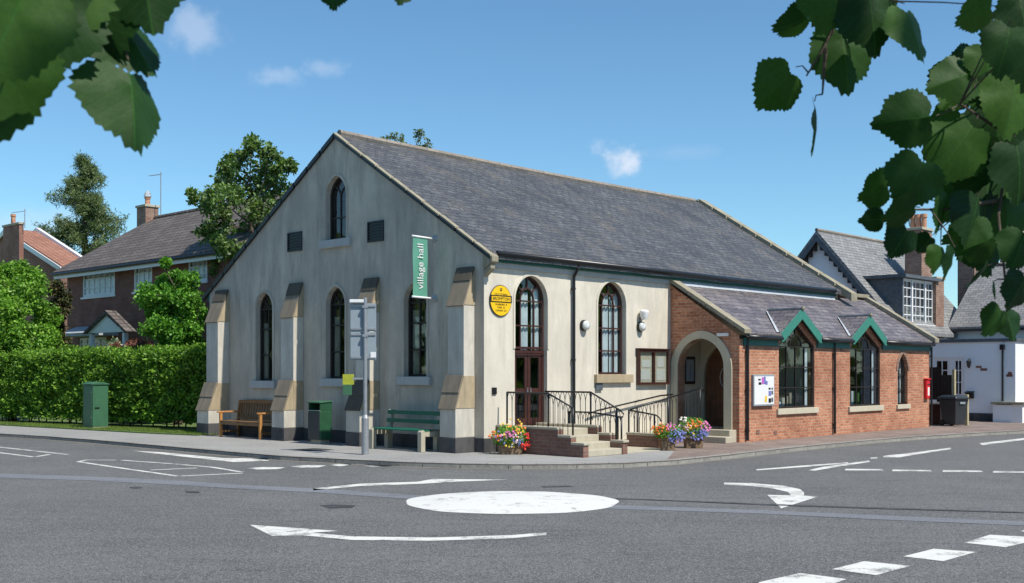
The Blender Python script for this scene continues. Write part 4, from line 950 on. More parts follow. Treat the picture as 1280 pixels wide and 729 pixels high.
# ================================================================ flower planters
def planter(px, py, wpx, hpx, boxw, boxh, label, cols, seed, rot=0.0):
    rnd = random.Random(seed); x, y = gnd(px, py); sc = y/F; w = wpx*sc; hh = hpx*sc
    t = thing('flower_planter', label, 'flower planter', (x, y+.15, 0), R(rot), 'flower planters by the hall entrance')
    bw_ = boxw*sc/2; bh = boxh*sc
    tr = MB(); tr.prism([(-bw_*.92, 0), (bw_*.92, 0), (bw_, bh), (-bw_, bh)], lambda a, z, d: (a, d, z), -.15, .15); to_ = tr.build('trough', M['trough'], t, bevel=.01)
    MB().box(-bw_-.015, bw_+.015, -.165, .165, bh+.001, bh+.03).build('rim', M['trough'], to_)
    lv = MB(); 
    def pos():
        while True:
            a, b, c = rnd.uniform(-1, 1), rnd.uniform(-1, 1), rnd.uniform(-.5, 1)
            if a*a+b*b+c*c < 1: return (a*w/2*.95, b*.3, bh+.04+(hh-bh)*(.34+.62*c))
    for _ in range(1300):
        p = Vector(pos()); d = Vector((rnd.gauss(0,1), rnd.gauss(0,1), rnd.gauss(.3,1))).normalized(); e = d.orthogonal().normalized()*.012; d = d*rnd.uniform(.04, .09)
        lv.add([p-d*.5, p+e, p+d*.5, p-e], [(0,1,2,3)])
    lv.build('foliage', M['bush'], t, flip=False)
    for (cn, cxx, czz, n, r_) in cols:
        fl = MB()
        for _ in range(int(n*.42)):
            k = rnd.random()*6.28; q = rnd.random()**.6*r_*1.4; X = cxx*w/2+q*math.cos(k); Z = bh+(hh-bh)*czz+q*math.sin(k)*.8
            s_ = max(.15, 1-min(1, (X/(w/2))**2)); Y = -.3*s_**.5*rnd.uniform(.5, 1.05); r1 = rnd.uniform(.018, .034); nn = 6
            c_ = Vector((X, Y, max(.05, Z))); dr0 = Vector((rnd.uniform(-.6,.6), -1, rnd.uniform(.0,.9))).normalized(); e = dr0.orthogonal().normalized(); g_ = dr0.cross(e)
            fl.add([c_+dr0*.012]+[c_+(e*math.cos(6.283*i/nn)+g_*math.sin(6.283*i/nn))*r1*(1 if i % 2 else .75) for i in range(nn)], [(0, i+1, (i+1) % nn+1) for i in range(nn)])
        fl.build('flowers', M['f_'+cn], t, flip=False)
    return t
planter(638, 568.3, 50, 36, 31, 9, 'brown planter of mixed bedding flowers beside the side wall of the hall steps', [('orange', -.75, .55, 60, .1), ('yellowf', .1, .85, 70, .2), ('orange', .3, .8, 40, .15), ('pink', -.25, .62, 50, .08), ('pink', .1, .6, 40, .07), ('yellowf', .0, .2, 30, .09), ('blue', .35, .3, 60, .09), ('blue', -.5, .45, 30, .12), ('redf', .82, .5, 40, .07), ('redf', .72, .12, 50, .08), ('palepink', .3, .45, 30, .12), ('pale', -.1, .35, 40, .16)], 1)
planter(836, 563.5, 40, 32, 17, 13, 'dark planter of orange and blue flowers at the end of the ramp wall', [('orange', -.6, .75, 90, .13), ('pink', .1, .9, 50, .08), ('blue', .4, .3, 110, .14), ('blue', .7, .35, 60, .1), ('redf', -.7, .6, 20, .08)], 2)
planter(868, 560.5, 42, 38, 23, 11, 'brown barrel planter of orange, lilac and pink flowers before the porch steps', [('palepink', -.6, .6, 70, .12), ('orange', -.05, .72, 90, .13), ('yellowf', -.25, .5, 50, .1), ('pink', .65, .6, 80, .1), ('blue', .2, .2, 120, .16), ('blue', .6, .3, 60, .1), ('pale', -.6, .9, 30, .08)], 3)
# ================================================================ left brick house
def frame_obj(x, y, th=TH):
    return dict(x=x, y=y, th=th)
YH = 44.0; ax, ay = (84-CX)/F*YH, YH
hu, hv = wh(ax, ay)
HU = lambda px, py=HY: onU(hu, px, py)
ho = hthing('brick_house', 'two storey dark brick house with brown tiled roof behind the hedge', 'house', hu, hv-4)
ez = 5.5; vr_ = -13.5
def rect(pl, x0, x1, yt, yb):
    a0, _ = pl(x0); a1, _ = pl(x1); xm = (x0+x1)/2; return [(min(a0, a1), pl(xm, yb)[1]), (max(a0, a1), pl(xm, yb)[1]), (max(a0, a1), pl(xm, yt)[1]), (min(a0, a1), pl(xm, yt)[1])]
hwins = [rect(HU, 103, 143.5, 336.5, 370), rect(HU, 167, 190, 331, 364), rect(HU, 235, 259, 324, 352)]
gh = lambda a, z, d: (hu+d, a, z)
low = rect(HU, 99, 133, 422, 446)
MB().panel([(hv+vr_, 0), (hv, 0), (hv, ez), (hv+vr_, ez)], hwins+[low], gh, .15).build('front_wall', M['brick_brown'], ho)
MB().add([(hu, hv, 0), (hu+7.6, hv, 0), (hu+7.6, hv, ez), (hu+3.8, hv, ez+2.35), (hu, hv, ez)], [(0,1,2,3,4)]).build('gable_wall', M['brick_brown'], ho)
MB().add([(hu, hv+vr_, 0), (hu+7.6, hv+vr_, 0), (hu+7.6, hv+vr_, ez), (hu+3.8, hv+vr_, ez+2.35), (hu, hv+vr_, ez)], [(0,1,2,3,4)]).build('gable_wall', M['brick_brown'], ho)
MB().box(hu+7.5, hu+7.6, hv+vr_+.01, hv-.01, 0, ez).build('rear_wall', M['brick_brown'], ho)
def groof(u0, z0, u1, z1, va, vb, m, par, th=.09, name='roof'):
    k = MB(); n = 1; k.prism([(u0, z0), (u1, z1), (u1, z1+th), (u0, z0+th)], lambda a, z, d: (a, d, z), va, vb); return k.build(name, m, par)
zr_ = ez+2.5
groof(hu-.45, ez-.02, hu+3.8, zr_, hv+.35, hv+vr_-.3, M['tile'], ho); groof(hu+8.05, ez-.02, hu+3.8, zr_, hv+.35, hv+vr_-.3, M['tile'], ho)
MB().tube([(hu+3.8, hv+.35, zr_+.08), (hu+3.8, hv+vr_-.3, zr_+.08)], .1, 8).build('ridge', M['tile'], ho)
MB().box(hu-.40, hu-.36, hv+.33, hv+vr_-.28, ez-.2, ez-.03).build('fascia', M['white'], ho)
MB().box(hu-.359, hu-.003, hv+.3, hv+vr_-.25, ez-.1, ez-.06).build('soffit', M['white'], ho)
MB().tube([(hu-.47, hv+.35, ez-.03), (hu-.47, hv+vr_-.3, ez-.03)], .055, 8).build('gutter', M['black'], ho)
for i, wq in enumerate(hwins+[low]):
    a0, a1, z0, z1 = wq[0][0], wq[1][0], wq[0][1], wq[2][1]; B = []
    nv = 6 if i in (0,) else 4
    for k in range(1, nv): B.append(((a0+(a1-a0)*k/nv, z0), (a0+(a1-a0)*k/nv, z1)))
    for k in (1, 2): B.append(((a0, z0+(z1-z0)*k/3), (a1, z0+(z1-z0)*k/3)))
    window(ho, gh, wq, .085, B, .05, 'white', .026, gm='glass2', sill=(a0-.06, a1+.06, z0-.08, z0), sm='white', sd=.05, curtains=[(a0+.05, a1-.05, z0, z1)] if i < 3 else [], cm='net')
cz0, cz1 = HU(116, 421)[1], HU(116, 411)[1]; c0, c1 = HU(96)[0], HU(148)[0]
MB().prism([(hu-.002, cz1+.1), (hu-.002, cz0), (hu-.75, cz0), (hu-.75, cz0+.12)], lambda a, z, d: (a, d, z), c0, c1).build('bay_canopy', M['lead'], ho)
# porch gable
a0, a1 = HU(148)[0], HU(199)[0]; am = (a0+a1)/2-.1; zp0 = HU(170, 417)[1]; zp1 = HU(173, 394)[1]
g_ = MB(); g_.prism([(a0, zp0), (a1, zp0), (am, zp1)], gh, -1.2, -1.12); g_.build('porch_gable', M['white'], ho)
for a in (a0, a1): MB().prism([(a, zp0-.02), (am, zp1-.02), (am, zp1+.12), (a+(.15 if a > am else -.15), zp0+.0)], gh, -1.3, -.9).build('porch_roof', M['tile'], ho)
for a in (a0-.25, a1+.25): MB().box(hu-1.2, hu-1.05, a-.07, a+.07, 0, zp0-.03).build('porch_post', M['white'], ho)
# chimneys, vent pipe, aerial
def chimney(par, pl_, pm, pr_, yt, D, zb, m='brick_chim', pots=1, cap='concrete', pot_h=.3, name='chimney'):
    X, Y, zt = at(pm, yt, D); u, v = wh(X, Y); v1 = onU(u, pl_)[0]; u1 = onV(v, pr_)[0]
    c = MB(); c.box(u, u1, v, v1, zb, zt-.12); co = c.build(name, M[m], par)
    c = MB(); c.box(u-.05, u1+.05, v-.05, v1+.05, zt-.118, zt-.02); c.build('chimney_cap', M[cap], co, bevel=.01)
    for k in range(pots):
        vv = v+(v1-v)*(k+.5)/pots; uu = (u+u1)/2
        MB().lathe([(.11, zt-.02), (.10, zt+pot_h*.7), (.13, zt+pot_h*.75), (.12, zt+pot_h)], (uu, vv, 0), 12).build('chimney_pot', M['terracotta'], co, smooth=False)
    return (u, u1, v, v1, zt)
c_ = chimney(ho, 171, 182, 198, 254.5, 46.5, zr_-.4, pots=1, pot_h=.35)
MB().lathe([(.16, c_[4]+.34), (.12, c_[4]+.5), (.02, c_[4]+.62)], ((c_[0]+c_[1])/2, (c_[2]+c_[3])/2, 0), 10).build('chimney_cowl', M['lead'], ho)
def aerial(px, yt, yb, D, left, par, el=7):
    X, Y, z1 = at(px, yt, D); z0 = at(px, yb, D)[2]; u, v = wh(X, Y); a = MB(); a.tube([(u, v, z0), (u, v, z1+.1)], .02, 6)
    L = left*D/F; a.tube([(u, v, z1), (u-L*.2, v+L, z1)], .014, 6)
    for k in range(el): f = k/(el-1); a.tube([(u-L*.2*f-.12, v+L*f-.08, z1-.02), (u-L*.2*f+.12, v+L*f+.08, z1+.02)], .008, 4)
    a.build('tv_aerial', M['metal'], par)
aerial(201, 218, 270, 46.5, 20, ho)
X, Y, z = at(212, 308, 44.5); u, v = wh(X, Y); MB().tube([(u, v, z-.3), (u, v, z+.35)], .06, 8).build('vent_pipe', M['white'], ho)
# ---------------------------------------------------------------- second house, far left
D2 = 56.0
X, Y, _ = at(84, 0, D2); u2, v2 = wh(X, Y)     # right eave corner of its gable
ap = onU(u2, 8, 288); er = onU(u2, 78, 332)
h2 = hthing('brick_house', 'red brick house with orange tiled roof and tall chimney at the left edge', 'house', u2, v2+4)
pv, pz_ = ap; ev, ez_ = er; wl = pv+(pv-ev)
MB().add([(u2, ev+.2, 0), (u2, wl-.2, 0), (u2, wl-.2, ez_), (u2, pv, pz_-.15), (u2, ev+.2, ez_)], [(0,1,2,3,4)]).build('gable_wall', M['brick_mid'], h2)
MB().box(u2+.01, u2+1.6, ev+.2, ev+.3, 0, ez_).build('side_wall', M['brick_dark'], h2); MB().box(u2+.01, u2+1.6, wl-.3, wl-.2, 0, ez_).build('side_wall', M['brick_dark'], h2)
for s in (ev-.1, wl+.1):
    MB().prism([(s, ez_-.1), (pv, pz_), (pv, pz_+.1), (s, ez_)], lambda a, z, d: (d, a, z), u2-.1, u2+1.6).build('roof', M['tile_red'], h2)
    MB().prism([(s, ez_-.32), (pv, pz_-.22), (pv, pz_+.02), (s, ez_-.08)], lambda a, z, d: (d, a, z), u2-.16, u2-.101).build('barge_board', M['white'], h2)
    MB().prism([(s, ez_-.05), (pv, pz_+.12), (pv, pz_+.3), (s, ez_+.1)], lambda a, z, d: (d, a, z), u2+1.601, u2+1.8).build('barge_board', M['white'], h2)
c2 = chimney(h2, 4, 24, 29.5, 277, 54, 4.0, m='brick_mid', pots=1, pot_h=.45)
aerial(31, 264, 285, 54, 24, h2, 5)
# ================================================================ right: white pub-like house
UC = 22.47; VC = -2.85
CU = lambda px, py=HY: onU(UC, px, py)
pb = hthing('white_house', 'white rendered house with slate roofs, dormer and flat roofed front behind the hall', 'house', UC+3, 1.5)
zt = CU(1230, 427.5)[1]
gc = lambda a, z, d: (UC+d, a, z)
fd = [CU(1206.5)[0], CU(1165)[0]]; fz = CU(1186, 446)[1]
dr1 = [(fd[0], .02), (fd[1], .02), (fd[1], fz), (fd[0], fz)]
MB().panel([(VC, 0), (8.5, 0), (8.5, zt), (VC, zt)], [dr1], gc, .15).build('front_wall', M['shade_render'], pb)
MB().box(UC+.001, UC+14, VC, VC+.1, 0, zt).build('side_wall', M['white_render'], pb)
MB().box(UC-.06, UC+14, VC-.06, 2.0, zt+.001, zt+.11).build('flat_roof', M['lead_dark'], pb)
MB().box(UC-.03, UC+14, VC-.03, VC+.001, zt-.0, zt+.0009).build('drip', M['lead_dark'], pb)
MB().box(UC-.025, UC-.001, VC-.02, 8.5, 0, .28).build('plinth', M['plinth'], pb); MB().box(UC-.02, UC+14, VC-.025, VC-.001, 0, .28).build('plinth', M['plinth'], pb)
# low projecting corner wall
q0 = CU(1246)[0]; zq = CU(1245, 505)[1]
MB().box(UC-.35, UC+.5, VC-.35, VC-.026, 0, zq).build('corner_buttress', M['white_render'], pb); MB().box(UC-.35, UC-.027, VC-.025, q0, 0, zq-.02).build('corner_buttress', M['shade_render'], pb)
MB().box(UC-.42, UC-.002, VC-.42, q0+.05, zq+.001, zq+.08).build('ledge', M['coping'], pb)
w_ = MB(); out = dr1; mid = fd[0]+(fd[1]-fd[0])*.42
ring(w_, out, inset(out, .06), gc, .0, .12); w_.box(UC+.0, UC+.1, mid-.05, mid+.05, .05, fz-.05)
fo_ = w_.build('french_door_frame', M['white'], pb)
for a, b in ((fd[0]+.06, mid-.05), (mid+.05, fd[1]-.06)):
    d_ = MB(); o_ = [(a, .08), (b, .08), (b, fz-.06), (a, fz-.06)]; ring(d_, o_, inset(o_, .09), gc, .03, .08)
    for k in (1, 2, 3, 4): bar(d_, (a, .08+(fz-.14)*k/5), (b, .08+(fz-.14)*k/5), .03, gc, .035, .07)
    bar(d_, ((a+b)/2, .1), ((a+b)/2, fz-.08), .03, gc, .034, .071)
    dd = d_.build('french_door', M['white'], pb); MB().prism(o_, gc, .055, .06).build('pane', M['glass2'], dd)
up = CU(1254)[0]; d_ = MB(); d_.tube([(UC-.06, up, zq+.1), (UC-.06, up, zt-.1)], .035, 8); d_.box(UC-.14, UC-.02, up-.07, up+.07, zt-.28, zt-.1); d_.build('downpipe', M['black'], pb)
for (x0, x1, y0, y1) in ((1220, 1227, 457.5, 460), (1225.5, 1234, 460.5, 463.5), (1260, 1265, 465, 468), (1258, 1266, 468, 471)):
    a0, z1 = CU(x1, y0); a1, z0 = CU(x0, y1); MB().box(UC-.012, UC-.001, a0, a1, z0, z1).build('exposed_brick', M['brick_brown'], pb)
# wall lantern
a, z = CU(1213, 453); t = hthing('wall_lantern', 'small black carriage lantern on the pale wall right of the french door', 'wall lantern', UC, a, z)
MB().tube([(UC-.002, a, z+.08), (UC-.1, a, z+.14), (UC-.14, a, z+.08)], .012, 6).build('bracket', M['iron'], t)
MB().lathe([(.02, .1), (.08, .04), (.085, .02), (.05, -.16), (.02, -.2)], (UC-.14, a, z), 6).build('lantern', M['iron'], t)
a, z = CU(1213, 494.5); t = hthing('letter_box', 'small dark letter box on the pale wall beside the wheelie bin', 'letter box', UC, a, z)
MB().box(UC-.12, UC-.002, a-.13, a+.13, z-.1, z+.08).build('box_body', M['blackp'], t, bevel=.01); MB().prism([(UC-.15, z+.082), (UC-.002, z+.13), (UC-.002, z+.15), (UC-.15, z+.1)], lambda q, zz, d: (q, d, zz), a-.15, a+.15).build('lid', M['blackp'], t)
# main gabled block
UA = UC+.1; av, az = onU(UA, 1025, 296); sA = 1.16; eA = 1.3; zeA = az-sA*(av-eA)
wA = 2*av-eA
MB().add([(UA, eA, 0), (UA, wA, 0), (UA, wA, zeA), (UA, av, az), (UA, eA, zeA)], [(0,1,2,3,4)]).build('gable_wall', M['shade_render'], pb)
MB().add([(UA, eA+.01, 0), (UA+6.5, eA+.01, 0), (UA+6.5, eA+.01, zeA), (UA, eA+.01, zeA)], [(0,1,2,3)]).build('upper_wall', M['white_render'], pb)
for s, w0 in ((-1, eA-.25), (1, wA+.25)):
    z0 = az-sA*abs(av-w0)
    MB().prism([(w0, z0+.08), (av, az+.08), (av, az+.22), (w0, z0+.22)], lambda q, zz, d: (d, q, zz), UA-.28, UA+7.0).build('roof', M['slate3'], pb)
    MB().prism([(w0, z0-.2), (av, az-.2), (av, az+.078), (w0, z0+.078)], lambda q, zz, d: (d, q, zz), UA-.30, UA-.24).build('barge_board', M['lead_dark'], pb)
    n = 18
    cb = MB()
    for k in range(n):
        f0 = (k+.15)/n; q = w0+(av-w0)*f0; zz = z0+(az-z0)*f0; cb.box(UA-.22, UA-.003, q-.05, q+.05, zz-.36, zz-.0)
    cb.build('corbels', M['blackp'], pb)
MB().tube([(UA-.28, av, az+.24), (UA+7, av, az+.24)], .07, 8).build('ridge', M['ridge'], pb)
# dormer
vd = eA+.1; dz0 = onV(vd, 1147, 407)[1]; dz1 = onV(vd, 1147, 349.5)[1]; du0 = onV(vd, 1128)[0]; du1 = onV(vd, 1168)[0]
vk = av-(az-dz1)/sA
MB().prism([(vd, dz0), (vd, dz1), (vk, dz1)], lambda q, zz, d: (d, q, zz), du0, du0+.06).build('dormer_cheek', M['lead_dark'], pb)
MB().prism([(vd, dz0), (vd, dz1), (vk, dz1)], lambda q, zz, d: (d, q, zz), du1-.06, du1).build('dormer_cheek', M['lead_dark'], pb)
MB().box(du0-.2, du1+.12, vd-.22, vk+.3, dz1+.001, dz1+.12).build('dormer_roof', M['lead_dark'], pb)
o_ = [(du0+.065, dz0+.05), (du1-.065, dz0+.05), (du1-.065, dz1-.02), (du0+.065, dz1-.02)]
B = []; L_ = o_[1][0]-o_[0][0]; hz = dz1-dz0-.07
for k in range(1, 7): B.append(((o_[0][0]+L_*k/7, o_[0][1]), (o_[0][0]+L_*k/7, o_[2][1])))
for k in range(1, 5): B.append(((o_[0][0], o_[0][1]+hz*k/5), (o_[1][0], o_[0][1]+hz*k/5)))
dwn = window(pb, lambda a, z, d: (a, vd+d, z), o_, .1, B, .05, 'white', .035, gm='glass', sill=(du0-.05, du1+.05, dz0-.06, dz0+.049), sm='white', sd=.1, name='dormer_window')
ff = MB(); ring(ff, o_, inset(o_, .02), lambda a, z, d: (a, vd+d, z), -.02, .02)
for k in (2, 5): ff.box(o_[0][0]+L_*k/7-.05, o_[0][0]+L_*k/7+.05, vd-.015, vd+.06, o_[0][1], o_[2][1])
ff.build('mullion', M['white'], dwn)
# right wing with the ridge along v
UW = 27.0; ew = onU(UW, 1240, 411)[1]; rw = onU(UW+3.3, 1240, 335)[1]
MB().box(UW+.3, UW+.4, -9, 1.2, 0, ew-.05).build('wing_wall', M['shade_render'], pb)
MB().prism([(UW, ew), (UW+3.3, rw), (UW+3.3, rw+.1), (UW, ew+.1)], lambda q, zz, d: (q, d, zz), -9, 1.35).build('wing_roof', M['slate3'], pb)
MB().prism([(UW+6.6, ew), (UW+3.3, rw), (UW+3.3, rw+.1), (UW+6.6, ew+.1)], lambda q, zz, d: (q, d, zz), -9, 1.35).build('wing_roof', M['slate3'], pb)
MB().tube([(UW+3.3, -9, rw+.12), (UW+3.3, 1.4, rw+.12)], .08, 8).build('ridge', M['ridge'], pb)
for a in (-9, 1.3): MB().add([(UW+.3, a, 0), (UW+6.3, a, 0), (UW+6.3, a, ew), (UW+3.3, a, rw), (UW+.3, a, ew)], [(0,1,2,3,4)]).build('wing_gable', M['white_render'], pb)
MB().box(UW-.09, UW+.02, -9, 1.3, ew-.08, ew+.01).build('gutter', M['black'], pb)
chimney(pb, 1131, 1152, 1165, 283, 44.5, 3.5, pots=3, pot_h=.55)
chimney(pb, 1164, 1170, 1180, 345, 43.3, 3.0, pots=0)
chimney(pb, 1197, 1218, 1229, 286, 48, 4.5, pots=2, pot_h=.4); chimney(pb, 1250, 1276, 1290, 287, 49, 4.5, pots=2, pot_h=.4)
aerial(1129, 265, 290, 44.5, -1, pb, 2)
# gate, bin, post, pot plant
x, y = gnd(1208, 532); u, v = wh(x, y)
t = hthing('gate_post', 'pale concrete post beside the wheelie bin', 'post', u, v); MB().box(u-.06, u+.06, v-.06, v+.06, 0, .98).build('post_shaft', M['pot_stone'], t, bevel=.01)
x, y = gnd(1183, 528); u, v = wh(x, y)
t = hthing('timber_gate', 'dark timber gate on a low brown wall past the end of the brick hall wall', 'gate', u, v)
uG = 18.9; g0, g1 = onU(uG, 1189.5)[0], onU(uG, 1164)[0]+.3; gz1 = onU(uG, 1178, 459)[1]; gz0 = onU(uG, 1178, 500)[1]
for k in range(9):
    a = g0+(g1-g0)*k/9; MB().box(uG, uG+.03, a+.004, a+(g1-g0)/9-.004, gz0, gz1-.25*(k < 3)).build('board', M['frame_dark'], t)
MB().box(uG+.031, uG+.08, g0, g1, gz0+.1, gz0+.2).build('gate_rail', M['frame_dark'], t)
MB().box(uG-.05, uG+.13, g0+.35, g1, 0, gz0-.14).build('low_wall', M['frame_brown'], t); MB().box(uG-.08, uG+.16, g0+.32, g1, gz0-.139, gz0-.08).build('wall_cap', M['white'], t)
MB().box(uG-.02, uG+.1, g0-.1, g0-.02, 0, onU(uG, 1190, 462)[1]).build('gate_stile', M['pot_stone'], t)
x, y = gnd(1190, 533); y += .25; sc = y/F
t = thing('wheelie_bin', 'dark grey wheelie bin standing at the gap beyond the hall', 'wheelie bin', ((1192-CX)*sc, y, 0), R(28))
tp = lambda w0, d0, w1, d1, z0, z1: ([(-w0, -d0, z0), (w0, -d0, z0), (w0, d0, z0), (-w0, d0, z0), (-w1, -d1, z1), (w1, -d1, z1), (w1, d1, z1), (-w1, d1, z1)], [(0,3,2,1),(4,5,6,7),(0,1,5,4),(1,2,6,5),(2,3,7,6),(3,0,4,7)])
MB().add(*tp(.21, .24, .29, .33, .04, .84)).build('bin_body', M['bin_black'], t, bevel=.02)
MB().add(*tp(.32, .37, .32, .37, .842, .88)).build('rim', M['bin_black'], t, bevel=.01)
MB().add(*tp(.315, .36, .24, .28, .881, .97)).build('lid', M['bin_black'], t, bevel=.03)
MB().box(-.11, .11, -.352, -.335, .7, .76).build('number_label', M['sign_back'], t)
for s in (-1, 1): MB().lathe([(.1, -.03), (.1, .03)], (s*.22, .27, .1), 14, 'x').build('wheel', M['black'], t)
MB().tube([(-.22, .37, .86), (-.22, .42, .9), (.22, .42, .9), (.22, .37, .86)], .014, 6).build('handle', M['bin_black'], t)
# ================================================================ vegetation
class LV:
    def __init__(s): s.v = []; s.f = []
    def leaf(s, p, L, wd, rnd, up=.3, n=None):
        d = Vector((rnd.gauss(0,1), rnd.gauss(0,1), rnd.gauss(0,1)-up)).normalized(); a = Vector((rnd.gauss(0,1), rnd.gauss(0,1), rnd.gauss(0,1)))
        if n is not None: d = (d+n*.6).normalized()
        e = d.cross(a).normalized()*wd/2; b = len(s.v); p = Vector(p)
        s.v += [p, p+d*L*.5+e, p+d*L, p+d*L*.5-e]; s.f.append((b, b+1, b+2, b+3))
    def build(s, name, m, parent):
        me = bpy.data.meshes.new(name); me.from_pydata([tuple(v) for v in s.v], [], s.f); me.materials.append(m); o = bpy.data.objects.new(name, me); COL.objects.link(o); o.parent = parent; return o
def tree(name, label, D, base_px, clumps, m, leaf=.14, dens=110, group=None, cat='tree', trunk_r=.2, shell=.55, depth=1.0, seed=1, sub=7, gap=1.0, rfac=1.3):
    rnd = random.Random(seed); X, Y, _ = at(base_px, 0, D); t = thing(name, label, cat, (X, Y, 0), 0, group); lv = LV(); br = MB()
    zs = [at(0, c[1], D)[2] for c in clumps]; zmin = min(zs); top = max(zs)
    cen = [Vector(((c[0]-CX)/F*D-X, 0, at(0, c[1], D)[2])) for c in clumps]
    mean = sum(cen, Vector())/len(cen)
    tp_ = Vector((mean.x*.5, 0, zmin+(top-zmin)*.7))
    path = [Vector((0,0,0)), Vector((mean.x*.15, 0, zmin*.5)), Vector((mean.x*.35, .1, zmin+(top-zmin)*.3)), tp_]
    br.tube(path, [trunk_r*.8, trunk_r*.6, trunk_r*.35, trunk_r*.12], 8)
    for c, cc in zip(clumps, cen):
        r = c[2]/F*D*rfac; wdt = max(abs(k.x-mean.x) for k in cen)+.1
        off = math.sqrt(max(0, 1-min(1, abs(cc.x-mean.x)/wdt)**2))*depth*wdt
        cc = cc+Vector((0, rnd.uniform(-off, off)*.8, 0))
        s0 = path[2].lerp(path[3], rnd.random()) if cc.z > path[2].z else path[1].lerp(path[2], rnd.random())
        mid = s0.lerp(cc, .5)+Vector((rnd.uniform(-.2,.2), rnd.uniform(-.2,.2), .15)); br.tube([s0, mid, cc], [trunk_r*.16, trunk_r*.09, trunk_r*.04], 5)
        for q in range(sub):
            dv = Vector((rnd.gauss(0,1), rnd.gauss(0,1), rnd.gauss(0,1))).normalized(); sc_ = cc+dv*r*rnd.uniform(.35, .95)*gap; sr = r*rnd.uniform(.3, .62)
            br.tube([cc, sc_], [trunk_r*.06, .012], 4, cap=False)
            k = int(dens*.62)
            for _ in range(k):
                d2 = Vector((rnd.gauss(0,1), rnd.gauss(0,1), rnd.gauss(0,1))).normalized(); p = sc_+d2*sr*rnd.random()**shell; ll = leaf*rnd.uniform(.6, 1.25); lv.leaf(p, ll, ll*.6, rnd)
    br.build('trunk', M['bark'], t); lv.build('crown', m, t); return t
tree('broadleaf_tree', 'tall loose broadleaf tree between the brick house and the hall gable', 36, 320,
     [(322,186,9),(340,196,10),(300,200,11),(352,214,9),(328,212,12),(278,208,8),(268,222,10),(290,228,13),(345,235,12),(318,238,14),(240,246,6),(255,250,10),(272,250,12),(300,258,14),(330,262,14),(282,275,12),(305,285,14),(270,300,11),(262,290,8),(290,310,12),(274,322,10),(350,255,10),(364,210,6),(330,290,12),(310,320,12),(268,335,9)], M['tree'], leaf=.14, dens=58, seed=3, sub=16, gap=1.1, rfac=1.35)
tree('garden_tree', 'bright green bushy tree in front of the brick house', 35.5, 222,
     [(222,345,8),(205,352,9),(240,352,10),(192,368,11),(215,368,14),(240,372,14),(190,390,12),(215,392,15),(242,392,14),(200,412,14),(225,415,15),(246,412,11),(205,432,12),(235,432,12),(210,330,4),(180,378,6)], M['bush'], leaf=.12, dens=115, seed=5, sub=18, cat='tree', rfac=1.25)
tree('broadleaf_tree', 'two faint treetops showing over the ridge of the hall roof', 62, 515, [(492,173,6),(503,178,6),(482,177,5),(526,169,5),(533,180,6),(521,182,5),(512,186,6),(527,176,6),(494,183,7), (500,195,9), (525,200,9), (512,220,12)], M['pine'], leaf=.16, dens=16, seed=8, sub=9, rfac=1.2)
tree('evergreen_bush', 'large bright green evergreen behind the left end of the hedge', 38.5, 15,
     [(5,338,13),(25,348,12),(-15,345,14),(12,365,15),(38,370,12),(-15,375,15),(22,392,15),(48,395,11),(0,400,15),(55,415,12),(32,418,15),(5,425,15),(60,432,8),(-20,410,14),(-30,440,14),(45,440,12),(15,446,15)], M['conif'], leaf=.13, dens=120, seed=6, sub=26, rfac=1.55)
tree('dark_shrub', 'dark reddish shrub between the evergreen and the brick house', 41, 72, [(70,360,8),(75,375,9),(66,385,9),(76,395,9),(70,412,10),(78,425,8),(64,400,8),(74,435,9)], M['darkbush'], leaf=.13, dens=80, seed=9, sub=16, rfac=1.3)
# pine: drooping tiers
def pine(label, D, px, ytop, ybase, wpx, seed):
    rnd = random.Random(seed); X, Y, zt = at(px, ytop, D); t = thing('pine_tree', label, 'tree', (X, Y, 0)); br = MB(); lv = LV(); br.tube([(0,0,0), (0,0,zt*.6), (0,0,zt)], [.3,.18,.03], 8)
    zb = at(0, ybase, D)[2]; n = 64; Rm = wpx/2/F*D
    for i in range(n):
        f = i/n; z = zb+(zt-zb)*f; r = Rm*(1-f)**.75*rnd.uniform(.6, 1.1)*(1 if f > .08 else .8)+.15; a = rnd.random()*6.283; dr = Vector((math.cos(a), math.sin(a), 0))
        tip = Vector((0,0,z))+dr*r+Vector((0,0,r*rnd.uniform(-.15,.35))); br.tube([(0,0,z-.1), tip], [.05, .012], 4, cap=False)
        for q in range(int(14+r*26)):
            s = rnd.uniform(.22, 1.0); c = Vector((0,0,z)).lerp(tip, s)+Vector((rnd.gauss(0,.13), rnd.gauss(0,.13), rnd.gauss(0,.10)))*(1+r*.35)
            for _ in range(9): lv.leaf(c+Vector((rnd.gauss(0,.07), rnd.gauss(0,.07), rnd.gauss(0,.05))), .26, .045, rnd, .2)
    br.build('trunk', M['bark'], t); lv.build('crown', M['pine'], t)
pine('tall dark pine standing behind the two brick houses', 66, 106, 196, 338, 128, 4)
